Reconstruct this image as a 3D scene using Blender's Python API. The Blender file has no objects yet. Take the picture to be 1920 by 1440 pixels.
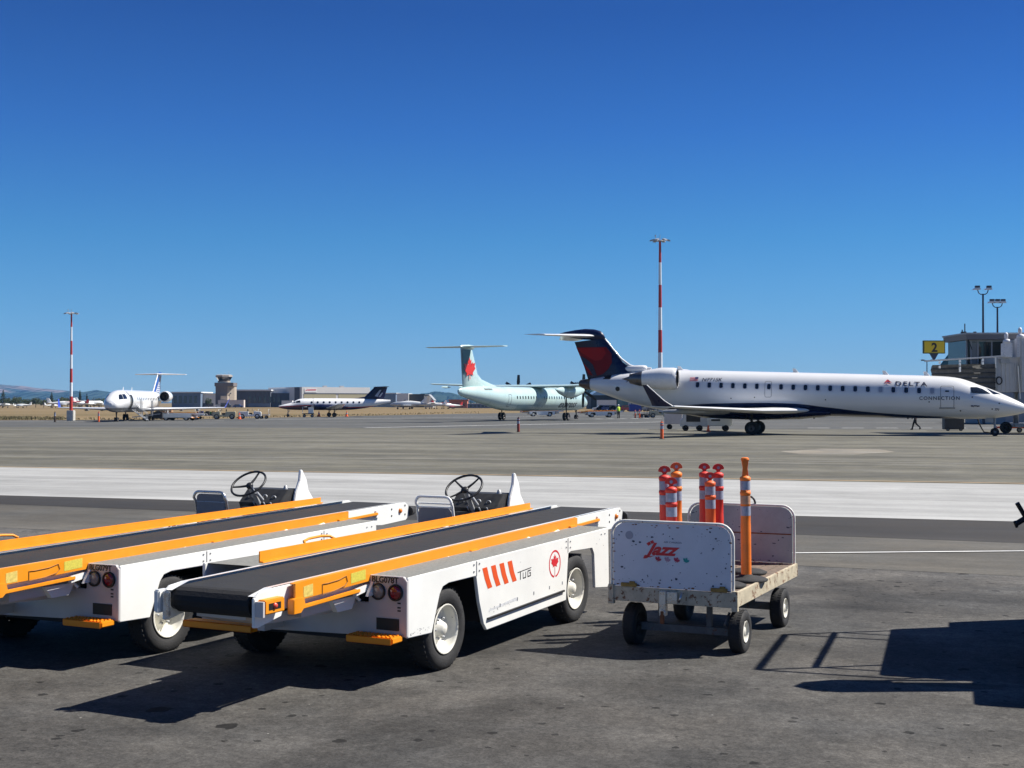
import bpy, bmesh, math, random
from mathutils import Vector, Matrix
from mathutils.geometry import tessellate_polygon
R = math.radians
random.seed(7)
S = bpy.context.scene
COL = S.collection

# ------------------------------------------------------------------ camera
CAMH = 2.25
cam_d = bpy.data.cameras.new('camera'); cam = bpy.data.objects.new('camera', cam_d); COL.objects.link(cam)
cam.location = (0, 0, CAMH); cam.rotation_euler = (R(90 + 0.818), 0, 0)
cam_d.sensor_width = 36; cam_d.lens = 36 * 2450 / 1920
cam_d.clip_start = 0.1; cam_d.clip_end = 30000
S.camera = cam
# ------------------------------------------------------------------ sky, sun, exposure
SUN = Vector((.82, .18, 1.0)).normalized()
w = bpy.data.worlds.new("World"); S.world = w; w.use_nodes = True
wn = w.node_tree; wn.nodes.clear()
sky = wn.nodes.new('ShaderNodeTexSky'); sky.sky_type = 'NISHITA'; sky.sun_disc = False
sky.sun_elevation = math.asin(SUN.z); sky.sun_rotation = math.atan2(SUN.x, SUN.y)
sky.altitude = 0; sky.air_density = 1.0; sky.dust_density = 0.05; sky.ozone_density = 4.0
bg = wn.nodes.new('ShaderNodeBackground'); bg.inputs[1].default_value = 0.05
wo = wn.nodes.new('ShaderNodeOutputWorld')
# sky tint by height above the horizon; upper stops set the fill in shade
tcw = wn.nodes.new('ShaderNodeTexCoord'); spw = wn.nodes.new('ShaderNodeSeparateXYZ'); wn.links.new(tcw.outputs['Generated'], spw.inputs[0])
rmp = wn.nodes.new('ShaderNodeValToRGB'); rmp.color_ramp.elements[0].position = 0; rmp.color_ramp.elements[1].position = 1
SKYR = [(0.0, (.60, .90, 1.33)), (.0224, (.53, .865, 1.31)), (.063, (.345, .76, 1.21)), (.1235, (.195, .66, 1.12)), (.202, (.103, .455, 1.06)), (.287, (.05, .30, .84)), (.45, (.16, .42, .9)), (1.0, (.40, .58, .84))]
for p_, c_ in SKYR:
    e_ = rmp.color_ramp.elements[0] if p_ == 0 else (rmp.color_ramp.elements[-1] if p_ == 1 else rmp.color_ramp.elements.new(p_)); e_.color = tuple(v / 2 for v in c_) + (1,)
m3w = wn.nodes.new('ShaderNodeMath'); m3w.operation = 'MULTIPLY'; m3w.inputs[1].default_value = 1.0; wn.links.new(spw.outputs[2], m3w.inputs[0]); wn.links.new(m3w.outputs[0], rmp.inputs[0])
mxw = wn.nodes.new('ShaderNodeVectorMath'); mxw.operation = 'MULTIPLY'; wn.links.new(sky.outputs[0], mxw.inputs[0]); wn.links.new(rmp.outputs[0], mxw.inputs[1])
m2w = wn.nodes.new('ShaderNodeVectorMath'); m2w.operation = 'SCALE'; m2w.inputs['Scale'].default_value = 2.0; wn.links.new(mxw.outputs[0], m2w.inputs[0]); wn.links.new(m2w.outputs[0], bg.inputs[0])
wn.links.new(bg.outputs[0], wo.inputs[0])
sd = bpy.data.lights.new('sun', 'SUN'); sd.energy = 5.0; sd.angle = R(.5); sd.color = (1, .955, .88)
so = bpy.data.objects.new('sun', sd); COL.objects.link(so); so.rotation_euler = SUN.to_track_quat('Z', 'Y').to_euler()
S.view_settings.view_transform = 'Standard'; S.view_settings.look = 'None'
S.view_settings.exposure = 0.75; S.view_settings.gamma = 1
S.view_settings.use_curve_mapping = False

# ------------------------------------------------------------------ materials
MC = {}
def mat(name, col, rough=.5, metal=0., var=0., scale=3., bump=0., spec=.5, coat=0., emit=None, dirt=None, dscale=6., damt=.0):
    if name in MC: return MC[name]
    m = bpy.data.materials.new(name); m.use_nodes = True; nt = m.node_tree; b = nt.nodes['Principled BSDF']
    b.inputs['Base Color'].default_value = (*col, 1); b.inputs['Roughness'].default_value = rough
    b.inputs['Metallic'].default_value = metal; b.inputs['Specular IOR Level'].default_value = spec
    if coat: b.inputs['Coat Weight'].default_value = coat; b.inputs['Coat Roughness'].default_value = .08
    tc = nt.nodes.new('ShaderNodeTexCoord'); src = None
    if var:
        n = nt.nodes.new('ShaderNodeTexNoise'); n.inputs['Scale'].default_value = scale; n.inputs['Detail'].default_value = 5; n.inputs['Roughness'].default_value = .65
        nt.links.new(tc.outputs['Object'], n.inputs['Vector'])
        r = nt.nodes.new('ShaderNodeMapRange'); r.inputs[1].default_value = .3; r.inputs[2].default_value = .7
        r.inputs[3].default_value = 1 - var; r.inputs[4].default_value = 1 + var
        nt.links.new(n.outputs[0], r.inputs[0])
        mx = nt.nodes.new('ShaderNodeMix'); mx.data_type = 'RGBA'; mx.blend_type = 'MULTIPLY'; mx.inputs[0].default_value = 1
        mx.inputs[6].default_value = (*col, 1); nt.links.new(r.outputs[0], mx.inputs[7])
        src = mx.outputs[2]
        rr = nt.nodes.new('ShaderNodeMapRange'); rr.inputs[1].default_value = .3; rr.inputs[2].default_value = .7
        rr.inputs[3].default_value = max(.02, rough - .12); rr.inputs[4].default_value = min(1, rough + .15)
        nt.links.new(n.outputs[0], rr.inputs[0]); nt.links.new(rr.outputs[0], b.inputs['Roughness'])
        if bump:
            bp = nt.nodes.new('ShaderNodeBump'); bp.inputs['Strength'].default_value = bump; bp.inputs['Distance'].default_value = .01
            n2 = nt.nodes.new('ShaderNodeTexNoise'); n2.inputs['Scale'].default_value = scale * 8; nt.links.new(tc.outputs['Object'], n2.inputs['Vector'])
            nt.links.new(n2.outputs[0], bp.inputs['Height']); nt.links.new(bp.outputs[0], b.inputs['Normal'])
    if dirt:
        n = nt.nodes.new('ShaderNodeTexNoise'); n.inputs['Scale'].default_value = dscale; n.inputs['Detail'].default_value = 8; n.inputs['Roughness'].default_value = .7
        nt.links.new(tc.outputs['Object'], n.inputs['Vector'])
        r = nt.nodes.new('ShaderNodeMapRange'); r.inputs[1].default_value = .62 - damt * .4; r.inputs[2].default_value = .66 - damt * .4 + .02
        nt.links.new(n.outputs[0], r.inputs[0])
        mx = nt.nodes.new('ShaderNodeMix'); mx.data_type = 'RGBA'; nt.links.new(r.outputs[0], mx.inputs[0])
        if src: nt.links.new(src, mx.inputs[6])
        else: mx.inputs[6].default_value = (*col, 1)
        mx.inputs[7].default_value = (*dirt, 1); src = mx.outputs[2]
    if src: nt.links.new(src, b.inputs['Base Color'])
    if emit: b.inputs['Emission Color'].default_value = (*col, 1); b.inputs['Emission Strength'].default_value = emit
    MC[name] = m; return m

WHITE = mat('white_paint', (.80, .80, .76), .38, var=.05, scale=1.7, dirt=(.42, .40, .36), dscale=5, damt=-.08, coat=.3)
WHITE2 = mat('clean_white_paint', (.80, .80, .77), .32, var=.03, scale=.8, coat=.3)
AIRW = mat('aircraft_white', (.76, .76, .75), .27, var=.03, scale=.5, coat=.5)
AIRT = mat('aircraft_mint', (.47, .62, .60), .3, var=.03, scale=.5, coat=.4)
ORANGE = mat('orange_paint', (.80, .28, .008), .45, var=.06, scale=4, dirt=(.45, .2, .04), dscale=9, damt=-.05)
GREYD = mat('deck_grey', (.21, .21, .19), .9, var=.2, scale=30, bump=.6)
SHADE_GREY = mat('shaded_white_and_grey', (.56, .52, .51), .45, var=.08, scale=3, metal=.15)  # loader white with its shade put into the colour; also the trailer's grey
DARK = mat('dark_chassis', (.02, .02, .022), .7, var=.3, scale=8)
BLACK = mat('black_plastic', (.014, .014, .015), .45, var=.2, scale=12)
RUB = mat('tyre_rubber', (.020, .020, .021), .8, var=.35, scale=14, bump=.5)
BELT = mat('belt_rubber', (.018, .0178, .018), .85, var=.22, scale=7, bump=.25)
RIM = mat('rim_white', (.72, .70, .62), .4, var=.12, scale=7, dirt=(.3, .27, .22), dscale=16, damt=-.02)
CHROME = mat('bare_steel', (.55, .55, .56), .28, metal=.9, var=.15, scale=12)
GLASS = mat('dark_glass', (.01, .013, .018), .06, spec=.8, coat=.5)
GLASSB = mat('blue_glass', (.03, .05, .07), .12, spec=.7)
NAVY = mat('navy_paint', (.006, .010, .045), .3, coat=.1, spec=.35, var=.03, scale=1)
REDD = mat('tail_red', (.33, .012, .015), .6, spec=.2, var=.1, scale=1)
REDD2 = mat('tail_dark_red', (.19, .007, .012), .6, spec=.2, var=.1, scale=1)
RED = mat('red_plastic', (.66, .04, .026), .5, var=.12, scale=6)
REDO = mat('orange_plastic', (.80, .13, .03), .5, var=.12, scale=6)
ORG2 = mat('bright_orange_plastic', (.86, .20, .02), .5, var=.14, scale=5)
REFL = mat('reflective_band', (.30, .33, .42), .35, var=.2, scale=25)
REFL2 = mat('worn_reflective_band', (.55, .30, .18), .5, var=.25, scale=18)
STRIPE = mat('orange_red_stripe', (.72, .09, .02), .4)
LOGOR = mat('logo_red', (.60, .02, .03), .4)
INK = mat('black_ink', (.02, .02, .022), .5)
AMBER = mat('amber_lens', (.85, .22, .02), .2, coat=.5)
LENSR = mat('red_lens', (.22, .01, .02), .15, coat=.6)
LENSG = mat('clear_lens', (.22, .20, .20), .15, coat=.6, var=.2, scale=30)
YEL = mat('yellow_label', (.60, .52, .07), .6, var=.2, scale=60)
WOOD = mat('deck_wood', (.16, .12, .09), .85, var=.35, scale=9, bump=.6, dirt=(.07, .05, .04), dscale=7, damt=.1)
RUSTY = mat('rusty_cream_frame', (.50, .44, .32), .6, var=.2, scale=9, dirt=(.17, .07, .03), dscale=17, damt=.17, bump=.4)
RUST = mat('rust', (.20, .075, .03), .85, var=.4, scale=14, bump=.6)
PANEL = mat('chipped_white_panel', (.62, .65, .70), .5, var=.08, scale=2.5, dirt=(.06, .08, .12), dscale=16, damt=-.06)
PANEL2 = mat('grey_scuffed_panel', (.34, .42, .42), .6, var=.14, scale=4, dirt=(.06, .06, .09), dscale=15, damt=-.05)
CONC = mat('concrete_block', (.5, .49, .45), .9, var=.15, scale=3)
ENG = mat('exhaust_metal', (.16, .15, .15), .38, metal=.85, var=.25, scale=4)
TAILC = mat('bronze_tailcone', (.13, .095, .08), .35, metal=.6, var=.2, scale=4)
GREYM = mat('galvanised_grey', (.36, .37, .38), .5, metal=.3, var=.15, scale=4)
TUNNEL = mat('tunnel_panel_grey', (.50, .50, .50), .5, var=.08, scale=1.5, metal=.1)
CANVAS = mat('hood_canvas', (.10, .097, .092), .85, var=.3, scale=4, bump=.5)
HIVIS = mat('hi_vis_yellow', (.62, .85, .06), .7)
SKIN = mat('skin', (.45, .27, .19), .6)
TROUS = mat('dark_trousers', (.015, .016, .02), .85)
SIGNY = mat('sign_yellow', (.62, .44, .02), .45)

# ------------------------------------------------------------------ object helpers
def tag(o, label=None, cat=None, group=None, kind=None):
    if label: o['label'] = label
    if cat: o['category'] = cat
    if group: o['group'] = group
    if kind: o['kind'] = kind
    return o
def empty(name, loc, rz=0, label=None, cat=None, group=None, sc=1):
    o = bpy.data.objects.new(name, None); COL.objects.link(o); o.location = loc; o.rotation_euler = (0, 0, rz); o.scale = (sc,) * 3
    return tag(o, label, cat, group)
def copy_tree(o, parent=None):
    c = o.copy(); COL.objects.link(c); c.parent = parent
    for ch in list(o.children): copy_tree(ch, c)
    return c
class MB:
    def __init__(s): s.v = []; s.f = []; s.sm = []
    def add(s, vs, fs, smooth=False):
        n = len(s.v); s.v += [tuple(v) for v in vs]; s.f += [tuple(i + n for i in f) for f in fs]; s.sm += [smooth] * len(fs); return s
    def box(s, x0, x1, y0, y1, z0, z1, M=None):
        vs = [Vector((x, y, z)) for x in (x0, x1) for y in (y0, y1) for z in (z0, z1)]
        if M: vs = [M @ v for v in vs]
        return s.add(vs, [(0, 1, 3, 2), (4, 6, 7, 5), (0, 4, 5, 1), (2, 3, 7, 6), (0, 2, 6, 4), (1, 5, 7, 3)])
    def bar(s, p0, p1, wd, ht=None):
        p0 = Vector(p0); p1 = Vector(p1); d = (p1 - p0); L = d.length; ht = ht or wd
        q = d.to_track_quat('X', 'Z').to_matrix().to_4x4(); q.translation = p0
        return s.box(0, L, -wd / 2, wd / 2, -ht / 2, ht / 2, q)
    def prism(s, poly, axis, a0, a1):
        n = len(poly)
        def P(u, v, a): return {'y': (u, a, v), 'x': (a, u, v), 'z': (u, v, a)}[axis]
        vs = [P(u, v, a0) for u, v in poly] + [P(u, v, a1) for u, v in poly]
        fs = [tuple(t) for t in tessellate_polygon([[Vector((u, v, 0)) for u, v in poly]])]
        fs += [tuple(i + n for i in reversed(t)) for t in list(fs)]
        fs += [(i, (i + 1) % n, n + (i + 1) % n, n + i) for i in range(n)]
        return s.add(vs, fs)
    def rings(s, rs, cap=True, smooth=True, closed=False):
        n = len(rs[0]); vs = [p for r in rs for p in r]; fs = []
        m = len(rs)
        for i in range(m if closed else m - 1):
            j = (i + 1) % m
            for k in range(n):
                fs.append((i * n + k, i * n + (k + 1) % n, j * n + (k + 1) % n, j * n + k))
        s.add(vs, fs, smooth)
        if cap and not closed: s.add(rs[0], [tuple(range(n))]); s.add(rs[-1], [tuple(reversed(range(n)))])
        return s
    def tube(s, pts, r, n=8, closed=False):
        pts = [Vector(p) for p in pts]; rs = []; m = len(pts); up = None
        for i, p in enumerate(pts):
            a = pts[(i - 1) % m] if (i or closed) else p; b = pts[(i + 1) % m] if (i < m - 1 or closed) else p
            d = (b - a).normalized()
            if up is None: up = d.orthogonal().normalized()
            u = (up - d * up.dot(d)).normalized(); up = u; v = d.cross(u)
            rr = r[i] if isinstance(r, (list, tuple)) else r
            rs.append([p + (u * math.cos(2 * math.pi * k / n) + v * math.sin(2 * math.pi * k / n)) * rr for k in range(n)])
        return s.rings(rs, closed=closed)
    def lathe(s, prof, c, axis='y', n=32, smooth=True, cap=False):
        c = Vector(c); rs = []
        for a, r in prof:
            ring = []
            for k in range(n):
                t = 2 * math.pi * k / n; u, v = math.cos(t) * r, math.sin(t) * r
                ring.append(c + Vector({'y': (u, a, v), 'x': (a, u, v), 'z': (u, v, a)}[axis]))
            rs.append(ring)
        return s.rings(rs, cap=cap, smooth=smooth)
    def blade(s, st, nrm, n=0):
        """stations (LE, TE, thickness) -> aerofoil loft"""
        U = [0, .03, .12, .3, .6, 1]; Fh = [0, .4, .8, 1, .7, .05]; nrm = Vector(nrm).normalized(); rs = []
        for le, te, th in st:
            le = Vector(le); te = Vector(te); ring = []
            for u, f in zip(U, Fh): ring.append(le.lerp(te, u) + nrm * th / 2 * f)
            for u, f in list(zip(U, Fh))[:0:-1]: ring.append(le.lerp(te, u) - nrm * th / 2 * f)
            rs.append(ring)
        return s.rings(rs)
    def build(s, name, m, parent=None, bev=0, loc=None, split=None):
        if split is None and parent is not None and 2 <= len(s.f) and len(s.v) < 4000 and not isinstance(parent, str): split = True
        if split:
            par = list(range(len(s.v)))
            def fd(i):
                while par[i] != i: par[i] = par[par[i]]; i = par[i]
                return i
            for f in s.f:
                for j in f[1:]: par[fd(j)] = fd(f[0])
            grp = {}
            for k, f in enumerate(s.f): grp.setdefault(fd(f[0]), []).append(k)
            # touching islands stay together
            bbs = {g: [[min(s.v[i][a] for k in ks for i in s.f[k]) for a in range(3)], [max(s.v[i][a] for k in ks for i in s.f[k]) for a in range(3)]] for g, ks in grp.items()}
            keys = list(grp); up = {g: g for g in keys}
            if len(keys) == 1 or len(keys) > 160: return s.build(name, m, parent, bev, loc, False)
            def f2(g):
                while up[g] != g: g = up[g]
                return g
            for i, g in enumerate(keys):
                for h in keys[i + 1:]:
                    gp = math.sqrt(sum(max(0, bbs[g][0][a] - bbs[h][1][a], bbs[h][0][a] - bbs[g][1][a]) ** 2 for a in range(3)))
                    if gp <= max(.019, .49 * max(bbs[g][1][a] - bbs[g][0][a] for a in range(3)), .49 * max(bbs[h][1][a] - bbs[h][0][a] for a in range(3))): up[f2(h)] = f2(g)
            sets = {}
            for g in keys: sets.setdefault(f2(g), []).extend(grp[g])
            if len(sets) == 1: return s.build(name, m, parent, bev, loc, False)
            out = []
            for ks in sets.values():
                q = MB()
                for k in ks: q.add([s.v[i] for i in s.f[k]], [tuple(range(len(s.f[k])))], s.sm[k])
                o = q.build(name, m, parent, 0, loc, False)
                bm = bmesh.new(); bm.from_mesh(o.data); bmesh.ops.remove_doubles(bm, verts=bm.verts, dist=1e-5); bmesh.ops.recalc_face_normals(bm, faces=bm.faces)
                if bev:
                    es = [e for e in bm.edges if len(e.link_faces) == 2 and e.calc_face_angle(0) > .6]; bmesh.ops.bevel(bm, geom=es, offset=bev, segments=2, affect='EDGES', clamp_overlap=True)
                bm.to_mesh(o.data); bm.free(); out.append(o)
            return out[0]
        me = bpy.data.meshes.new(name); me.from_pydata(s.v, [], s.f)
        me.polygons.foreach_set('use_smooth', s.sm)
        me.materials.append(m); me.validate()
        bm = bmesh.new(); bm.from_mesh(me)
        bmesh.ops.remove_doubles(bm, verts=bm.verts, dist=1e-5) if bev else None
        bmesh.ops.recalc_face_normals(bm, faces=bm.faces)
        if bev:
            es = [e for e in bm.edges if len(e.link_faces) == 2 and e.calc_face_angle(0) > .6]
            bmesh.ops.bevel(bm, geom=es, offset=bev, segments=2, affect='EDGES', clamp_overlap=True)
        bm.to_mesh(me); bm.free()
        o = bpy.data.objects.new(name, me); COL.objects.link(o); o.parent = parent
        if loc: o.location = loc
        return o
def circ(n, r, cx=0, cy=0, a0=0): return [(cx + r * math.cos(a0 + 2 * math.pi * k / n), cy + r * math.sin(a0 + 2 * math.pi * k / n)) for k in range(n)]
def rrect(x0, x1, y0, y1, r, n=4):
    out = []
    for cx, cy, a in ((x1 - r, y1 - r, 0), (x0 + r, y1 - r, 90), (x0 + r, y0 + r, 180), (x1 - r, y0 + r, 270)):
        out += [(cx + r * math.cos(R(a + 90 * k / n)), cy + r * math.sin(R(a + 90 * k / n))) for k in range(n + 1)]
    return out
def flat(name, polys, fn, m, parent=None, maxlen=None):
    """thin sheet of 2D polygons laid on a surface by fn(u, v) -> point"""
    bm = bmesh.new()
    for p in polys:
        vs = [bm.verts.new((u, v, 0)) for u, v in p]
        for t in tessellate_polygon([[Vector((u, v, 0)) for u, v in p]]):
            try: bm.faces.new([vs[i] for i in t])
            except ValueError: pass
    if maxlen:
        for _ in range(6):
            es = [e for e in bm.edges if e.calc_length() > maxlen]
            if not es: break
            bmesh.ops.subdivide_edges(bm, edges=es, cuts=1); bmesh.ops.triangulate(bm, faces=bm.faces)
    for v in bm.verts: v.co = Vector(fn(v.co.x, v.co.y))
    me = bpy.data.meshes.new(name); bm.to_mesh(me); bm.free(); me.materials.append(m)
    o = bpy.data.objects.new(name, me); COL.objects.link(o); o.parent = parent
    return o
def text(name, s, size, fn, m, parent=None, shear=0, align='LEFT', sx=1, bold=0, space=1, maxlen=None):
    """lettering laid on a surface by fn(u, v)"""
    cu = bpy.data.curves.new('t', 'FONT'); cu.body = s; cu.size = size; cu.shear = shear; cu.align_x = align; cu.offset = bold; cu.space_character = space
    cu.resolution_u = 3; t = bpy.data.objects.new('t', cu); COL.objects.link(t)
    dg = bpy.context.evaluated_depsgraph_get(); me = bpy.data.meshes.new_from_object(t.evaluated_get(dg))
    bpy.data.objects.remove(t)
    bm = bmesh.new(); bm.from_mesh(me)
    if maxlen:
        for _ in range(5):
            es = [e for e in bm.edges if e.calc_length() > maxlen]
            if not es: break
            bmesh.ops.subdivide_edges(bm, edges=es, cuts=1); bmesh.ops.triangulate(bm, faces=bm.faces)
    for v in bm.verts: v.co = Vector(fn(v.co.x * sx, v.co.y))
    me2 = bpy.data.meshes.new(name); bm.to_mesh(me2); bm.free(); me2.materials.append(m)
    o = bpy.data.objects.new(name, me2); COL.objects.link(o); o.parent = parent
    return o
LEAF = [(0, 1), (.13, .72), (.3, .82), (.2, .36), (.46, .64), (.52, .5), (.88, .56), (.74, .28), (.88, .16), (.44, -.16), (.52, -.36), (.06, -.22), (.06, -.6),
        (-.06, -.6), (-.06, -.22), (-.52, -.36), (-.44, -.16), (-.88, .16), (-.74, .28), (-.88, .56), (-.52, .5), (-.46, .64), (-.2, .36), (-.3, .82), (-.13, .72)]
def leaf(r, cx=0, cy=0, rot=0, sx=1, stem=True):
    c, s_ = math.cos(rot), math.sin(rot)
    return [(cx + (u * c - v * s_) * r * sx, cy + (u * s_ + v * c) * r) for u, v in LEAF if stem or v > -.5]
def G(px, py, z=0):
    """ground point seen at a place in the 1920 x 1440 photograph"""
    p = math.atan(35 / 2450); x = (px - 960) / 2450; y = -(py - 720) / 2450
    dy = math.cos(p) - y * math.sin(p); dz = math.sin(p) + y * math.cos(p); t = (z - CAMH) / dz
    return (x * t, dy * t)
def wheel(parent, c, r, wd, rr=None, side=-1, rimm=None, name='wheel', tread=True, n=40, hub=.3):
    """tyre with a dished rim; side = which way the rim faces along y"""
    rr = rr or r * .62
    w_ = MB(); h = wd / 2
    w_.lathe([(-h * .8, rr), (-h, rr + (r - rr) * .25), (-h, r * .9), (-h * .8, r * .975), (-h * .6, r), (h * .6, r), (h * .8, r * .975), (h, r * .9), (h, rr + (r - rr) * .25), (h * .8, rr)], c, 'y', n)
    if tread:
        for k in range(44):
            for s2 in (-1, 1):
                a = 2 * math.pi * (k + (.5 if s2 > 0 else 0)) / 44; M = Matrix.Translation(c) @ Matrix.Rotation(a, 4, 'Y')
                w_.box(r * .955, r * 1.012, s2 * h * .3 - h * .24 + s2 * h * .22, s2 * h * .3 + h * .24 + s2 * h * .22, -r * .03, r * .03, M)
    o = w_.build(name, RUB, parent)
    m = MB(); s_ = side
    m.lathe([(s_ * h * .92, rr * .98), (s_ * h * .98, rr * .93), (s_ * h * .7, rr * .9), (s_ * h * .1, rr * .82), (-s_ * h * .1, rr * .74), (-s_ * h * .05, rr * .5), (s_ * h * .25, rr * .42), (s_ * h * .3, rr * hub * 1.1), (s_ * h * .75, rr * hub * .8), (s_ * h * .8, .002)], c, 'y', 32)
    ri = m.build('rim', rimm or RIM, o)
    m = MB(); m.lathe([(-s_ * h * .9, rr * .99), (-s_ * h * .6, rr * .8), (-s_ * h * .55, .002)], c, 'y', 24); m.build('dark_inner_disc', DARK, o)  # inner wheel face coloured dark to stand in for its shade
    if tread:
        b = MB()
        for k in range(6):
            a = 2 * math.pi * k / 6
            b.lathe([(s_ * h * .2, .012), (s_ * h * .5, .012), (s_ * h * .5, .001)], (c[0] + math.cos(a) * rr * .42, c[1], c[2] + math.sin(a) * rr * .42), 'y', 6)
        b.build('wheel_nut', GREYM, o)
    return o
# ------------------------------------------------------------------ ground
def asphalt(name, col, blot=.22, spots=0., streak=.12, tint=None, grain=.25, ang=R(-17.3), cracks=0., rough=.9, patch=None):
    m = bpy.data.materials.new(name); m.use_nodes = True; nt = m.node_tree; N = nt.nodes; L = nt.links; b = N['Principled BSDF']
    b.inputs['Specular IOR Level'].default_value = .25
    tc = N.new('ShaderNodeTexCoord'); mp = N.new('ShaderNodeMapping'); mp.inputs['Rotation'].default_value = (0, 0, -ang); L.new(tc.outputs['Object'], mp.inputs[0])
    def noise(sc, det=5, ro=.6, vec=None, dist=0):
        n = N.new('ShaderNodeTexNoise'); n.inputs['Scale'].default_value = sc; n.inputs['Detail'].default_value = det; n.inputs['Roughness'].default_value = ro; n.inputs['Distortion'].default_value = dist
        L.new(vec or mp.outputs[0], n.inputs['Vector']); return n.outputs[0]
    def rng(o, a, b_, c, d, cl=True):
        r = N.new('ShaderNodeMapRange'); r.clamp = cl
        for i, v in zip((1, 2, 3, 4), (a, b_, c, d)): r.inputs[i].default_value = v
        L.new(o, r.inputs[0]); return r.outputs[0]
    def mul(a, b_):
        x = N.new('ShaderNodeMath'); x.operation = 'MULTIPLY'; L.new(a, x.inputs[0]); L.new(b_, x.inputs[1]); return x.outputs[0]
    st = N.new('ShaderNodeMapping'); st.inputs['Scale'].default_value = (.06, 1, 1); L.new(mp.outputs[0], st.inputs[0])
    f = rng(noise(.35, 6, .65, dist=.4), .3, .7, 1 - blot, 1 + blot)
    f = mul(f, rng(noise(.05, 3), .35, .65, 1 - blot * .6, 1 + blot * .6))
    f = mul(f, rng(noise(1.3, 6, .7), .3, .7, 1 - blot * .7, 1 + blot * .7))
    f = mul(f, rng(noise(1.6, 4, .6, st.outputs[0]), .3, .7, 1 - streak, 1 + streak))
    f = mul(f, rng(noise(.35, 3, .6, st.outputs[0]), .35, .65, 1 - streak, 1 + streak))
    f = mul(f, rng(noise(22, 5, .8), .3, .7, 1 - grain * .45, 1 + grain * .45)); f = mul(f, rng(noise(60, 4, .85), .3, .7, 1 - grain, 1 + grain)); f = mul(f, rng(noise(9, 5, .75), .3, .7, 1 - blot * .7, 1 + blot * .7))
    if spots:
        for sc, th, dk in ((.8, .12, .24), (1.35, .13, .26), (2.1, .15, .28), (3.3, .17, .33), (6.0, .2, .42)):
            v = N.new('ShaderNodeTexVoronoi'); v.inputs['Scale'].default_value = sc; v.inputs['Randomness'].default_value = 1
            nd = N.new('ShaderNodeMixRGB'); nd.blend_type = 'ADD'; nd.inputs[0].default_value = .22 / sc
            nn = N.new('ShaderNodeTexNoise'); nn.inputs['Scale'].default_value = 5 * sc; L.new(tc.outputs['Object'], nn.inputs['Vector'])
            L.new(mp.outputs[0], nd.inputs[1]); L.new(nn.outputs[1], nd.inputs[2]); L.new(nd.outputs[0], v.inputs['Vector'])
            sp = N.new('ShaderNodeSeparateColor'); L.new(v.outputs['Color'], sp.inputs[0])
            size = rng(sp.outputs[0], .48, 1, -.01, th)
            sub = N.new('ShaderNodeMath'); sub.operation = 'SUBTRACT'; L.new(v.outputs['Distance'], sub.inputs[0]); L.new(size, sub.inputs[1])
            f = mul(f, rng(sub.outputs[0], -.004, .008, dk * .8, 1))
    if cracks:
        v = N.new('ShaderNodeTexVoronoi'); v.feature = 'DISTANCE_TO_EDGE'; v.inputs['Scale'].default_value = .12
        nd = N.new('ShaderNodeMixRGB'); nd.blend_type = 'ADD'; nd.inputs[0].default_value = .9
        nn = N.new('ShaderNodeTexNoise'); nn.inputs['Scale'].default_value = .8; nn.inputs['Detail'].default_value = 6; L.new(mp.outputs[0], nn.inputs['Vector'])
        L.new(mp.outputs[0], nd.inputs[1]); L.new(nn.outputs[1], nd.inputs[2]); L.new(nd.outputs[0], v.inputs['Vector'])
        f = mul(f, rng(v.outputs['Distance'], .0, .0022, 1 - cracks, 1))
    if patch:
        for (cx, cy, rx, ry, a, dk) in patch:
            pm = N.new('ShaderNodeMapping'); pm.vector_type = 'TEXTURE'; pm.inputs['Location'].default_value = (cx, cy, 0); pm.inputs['Rotation'].default_value = (0, 0, a); pm.inputs['Scale'].default_value = (rx, ry, 1)
            nd = N.new('ShaderNodeMixRGB'); nd.blend_type = 'ADD'; nd.inputs[0].default_value = .3
            nn = N.new('ShaderNodeTexNoise'); nn.inputs['Scale'].default_value = 2.5; nn.inputs['Detail'].default_value = 4; L.new(tc.outputs['Object'], nn.inputs['Vector'])
            L.new(tc.outputs['Object'], nd.inputs[1]); L.new(nn.outputs[1], nd.inputs[2]); L.new(nd.outputs[0], pm.inputs[0])
            ln = N.new('ShaderNodeVectorMath'); ln.operation = 'LENGTH'; L.new(pm.outputs[0], ln.inputs[0])
            f = mul(f, rng(ln.outputs['Value'], .92, 1.06, dk, 1))
    hue = rng(noise(.5, 4), .35, .65, 0, 1)
    mc = N.new('ShaderNodeMix'); mc.data_type = 'RGBA'; L.new(hue, mc.inputs[0])
    t2 = tint or tuple(c * k for c, k in zip(col, (1.06, 1.0, .92)))
    mc.inputs[6].default_value = (*col, 1); mc.inputs[7].default_value = (*t2, 1)
    mx = N.new('ShaderNodeMix'); mx.data_type = 'RGBA'; mx.blend_type = 'MULTIPLY'; mx.inputs[0].default_value = 1
    L.new(mc.outputs[2], mx.inputs[6]); L.new(f, mx.inputs[7])
    out = mx.outputs[2]
    if spots:   # pale chips of aggregate
        v = N.new('ShaderNodeTexVoronoi'); v.inputs['Scale'].default_value = 7; L.new(mp.outputs[0], v.inputs['Vector'])
        sp = N.new('ShaderNodeSeparateColor'); L.new(v.outputs['Color'], sp.inputs[0])
        a = rng(v.outputs['Distance'], .04, .07, 1, 0); q = rng(sp.outputs[1], .86, .9, 0, .6)
        m3 = N.new('ShaderNodeMix'); m3.data_type = 'RGBA'; L.new(mul(a, q), m3.inputs[0]); L.new(out, m3.inputs[6]); m3.inputs[7].default_value = (.4, .39, .36, 1); out = m3.outputs[2]
    L.new(out, b.inputs['Base Color']); b.inputs['Roughness'].default_value = rough
    bp = N.new('ShaderNodeBump'); bp.inputs['Strength'].default_value = .35; bp.inputs['Distance'].default_value = .006
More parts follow.
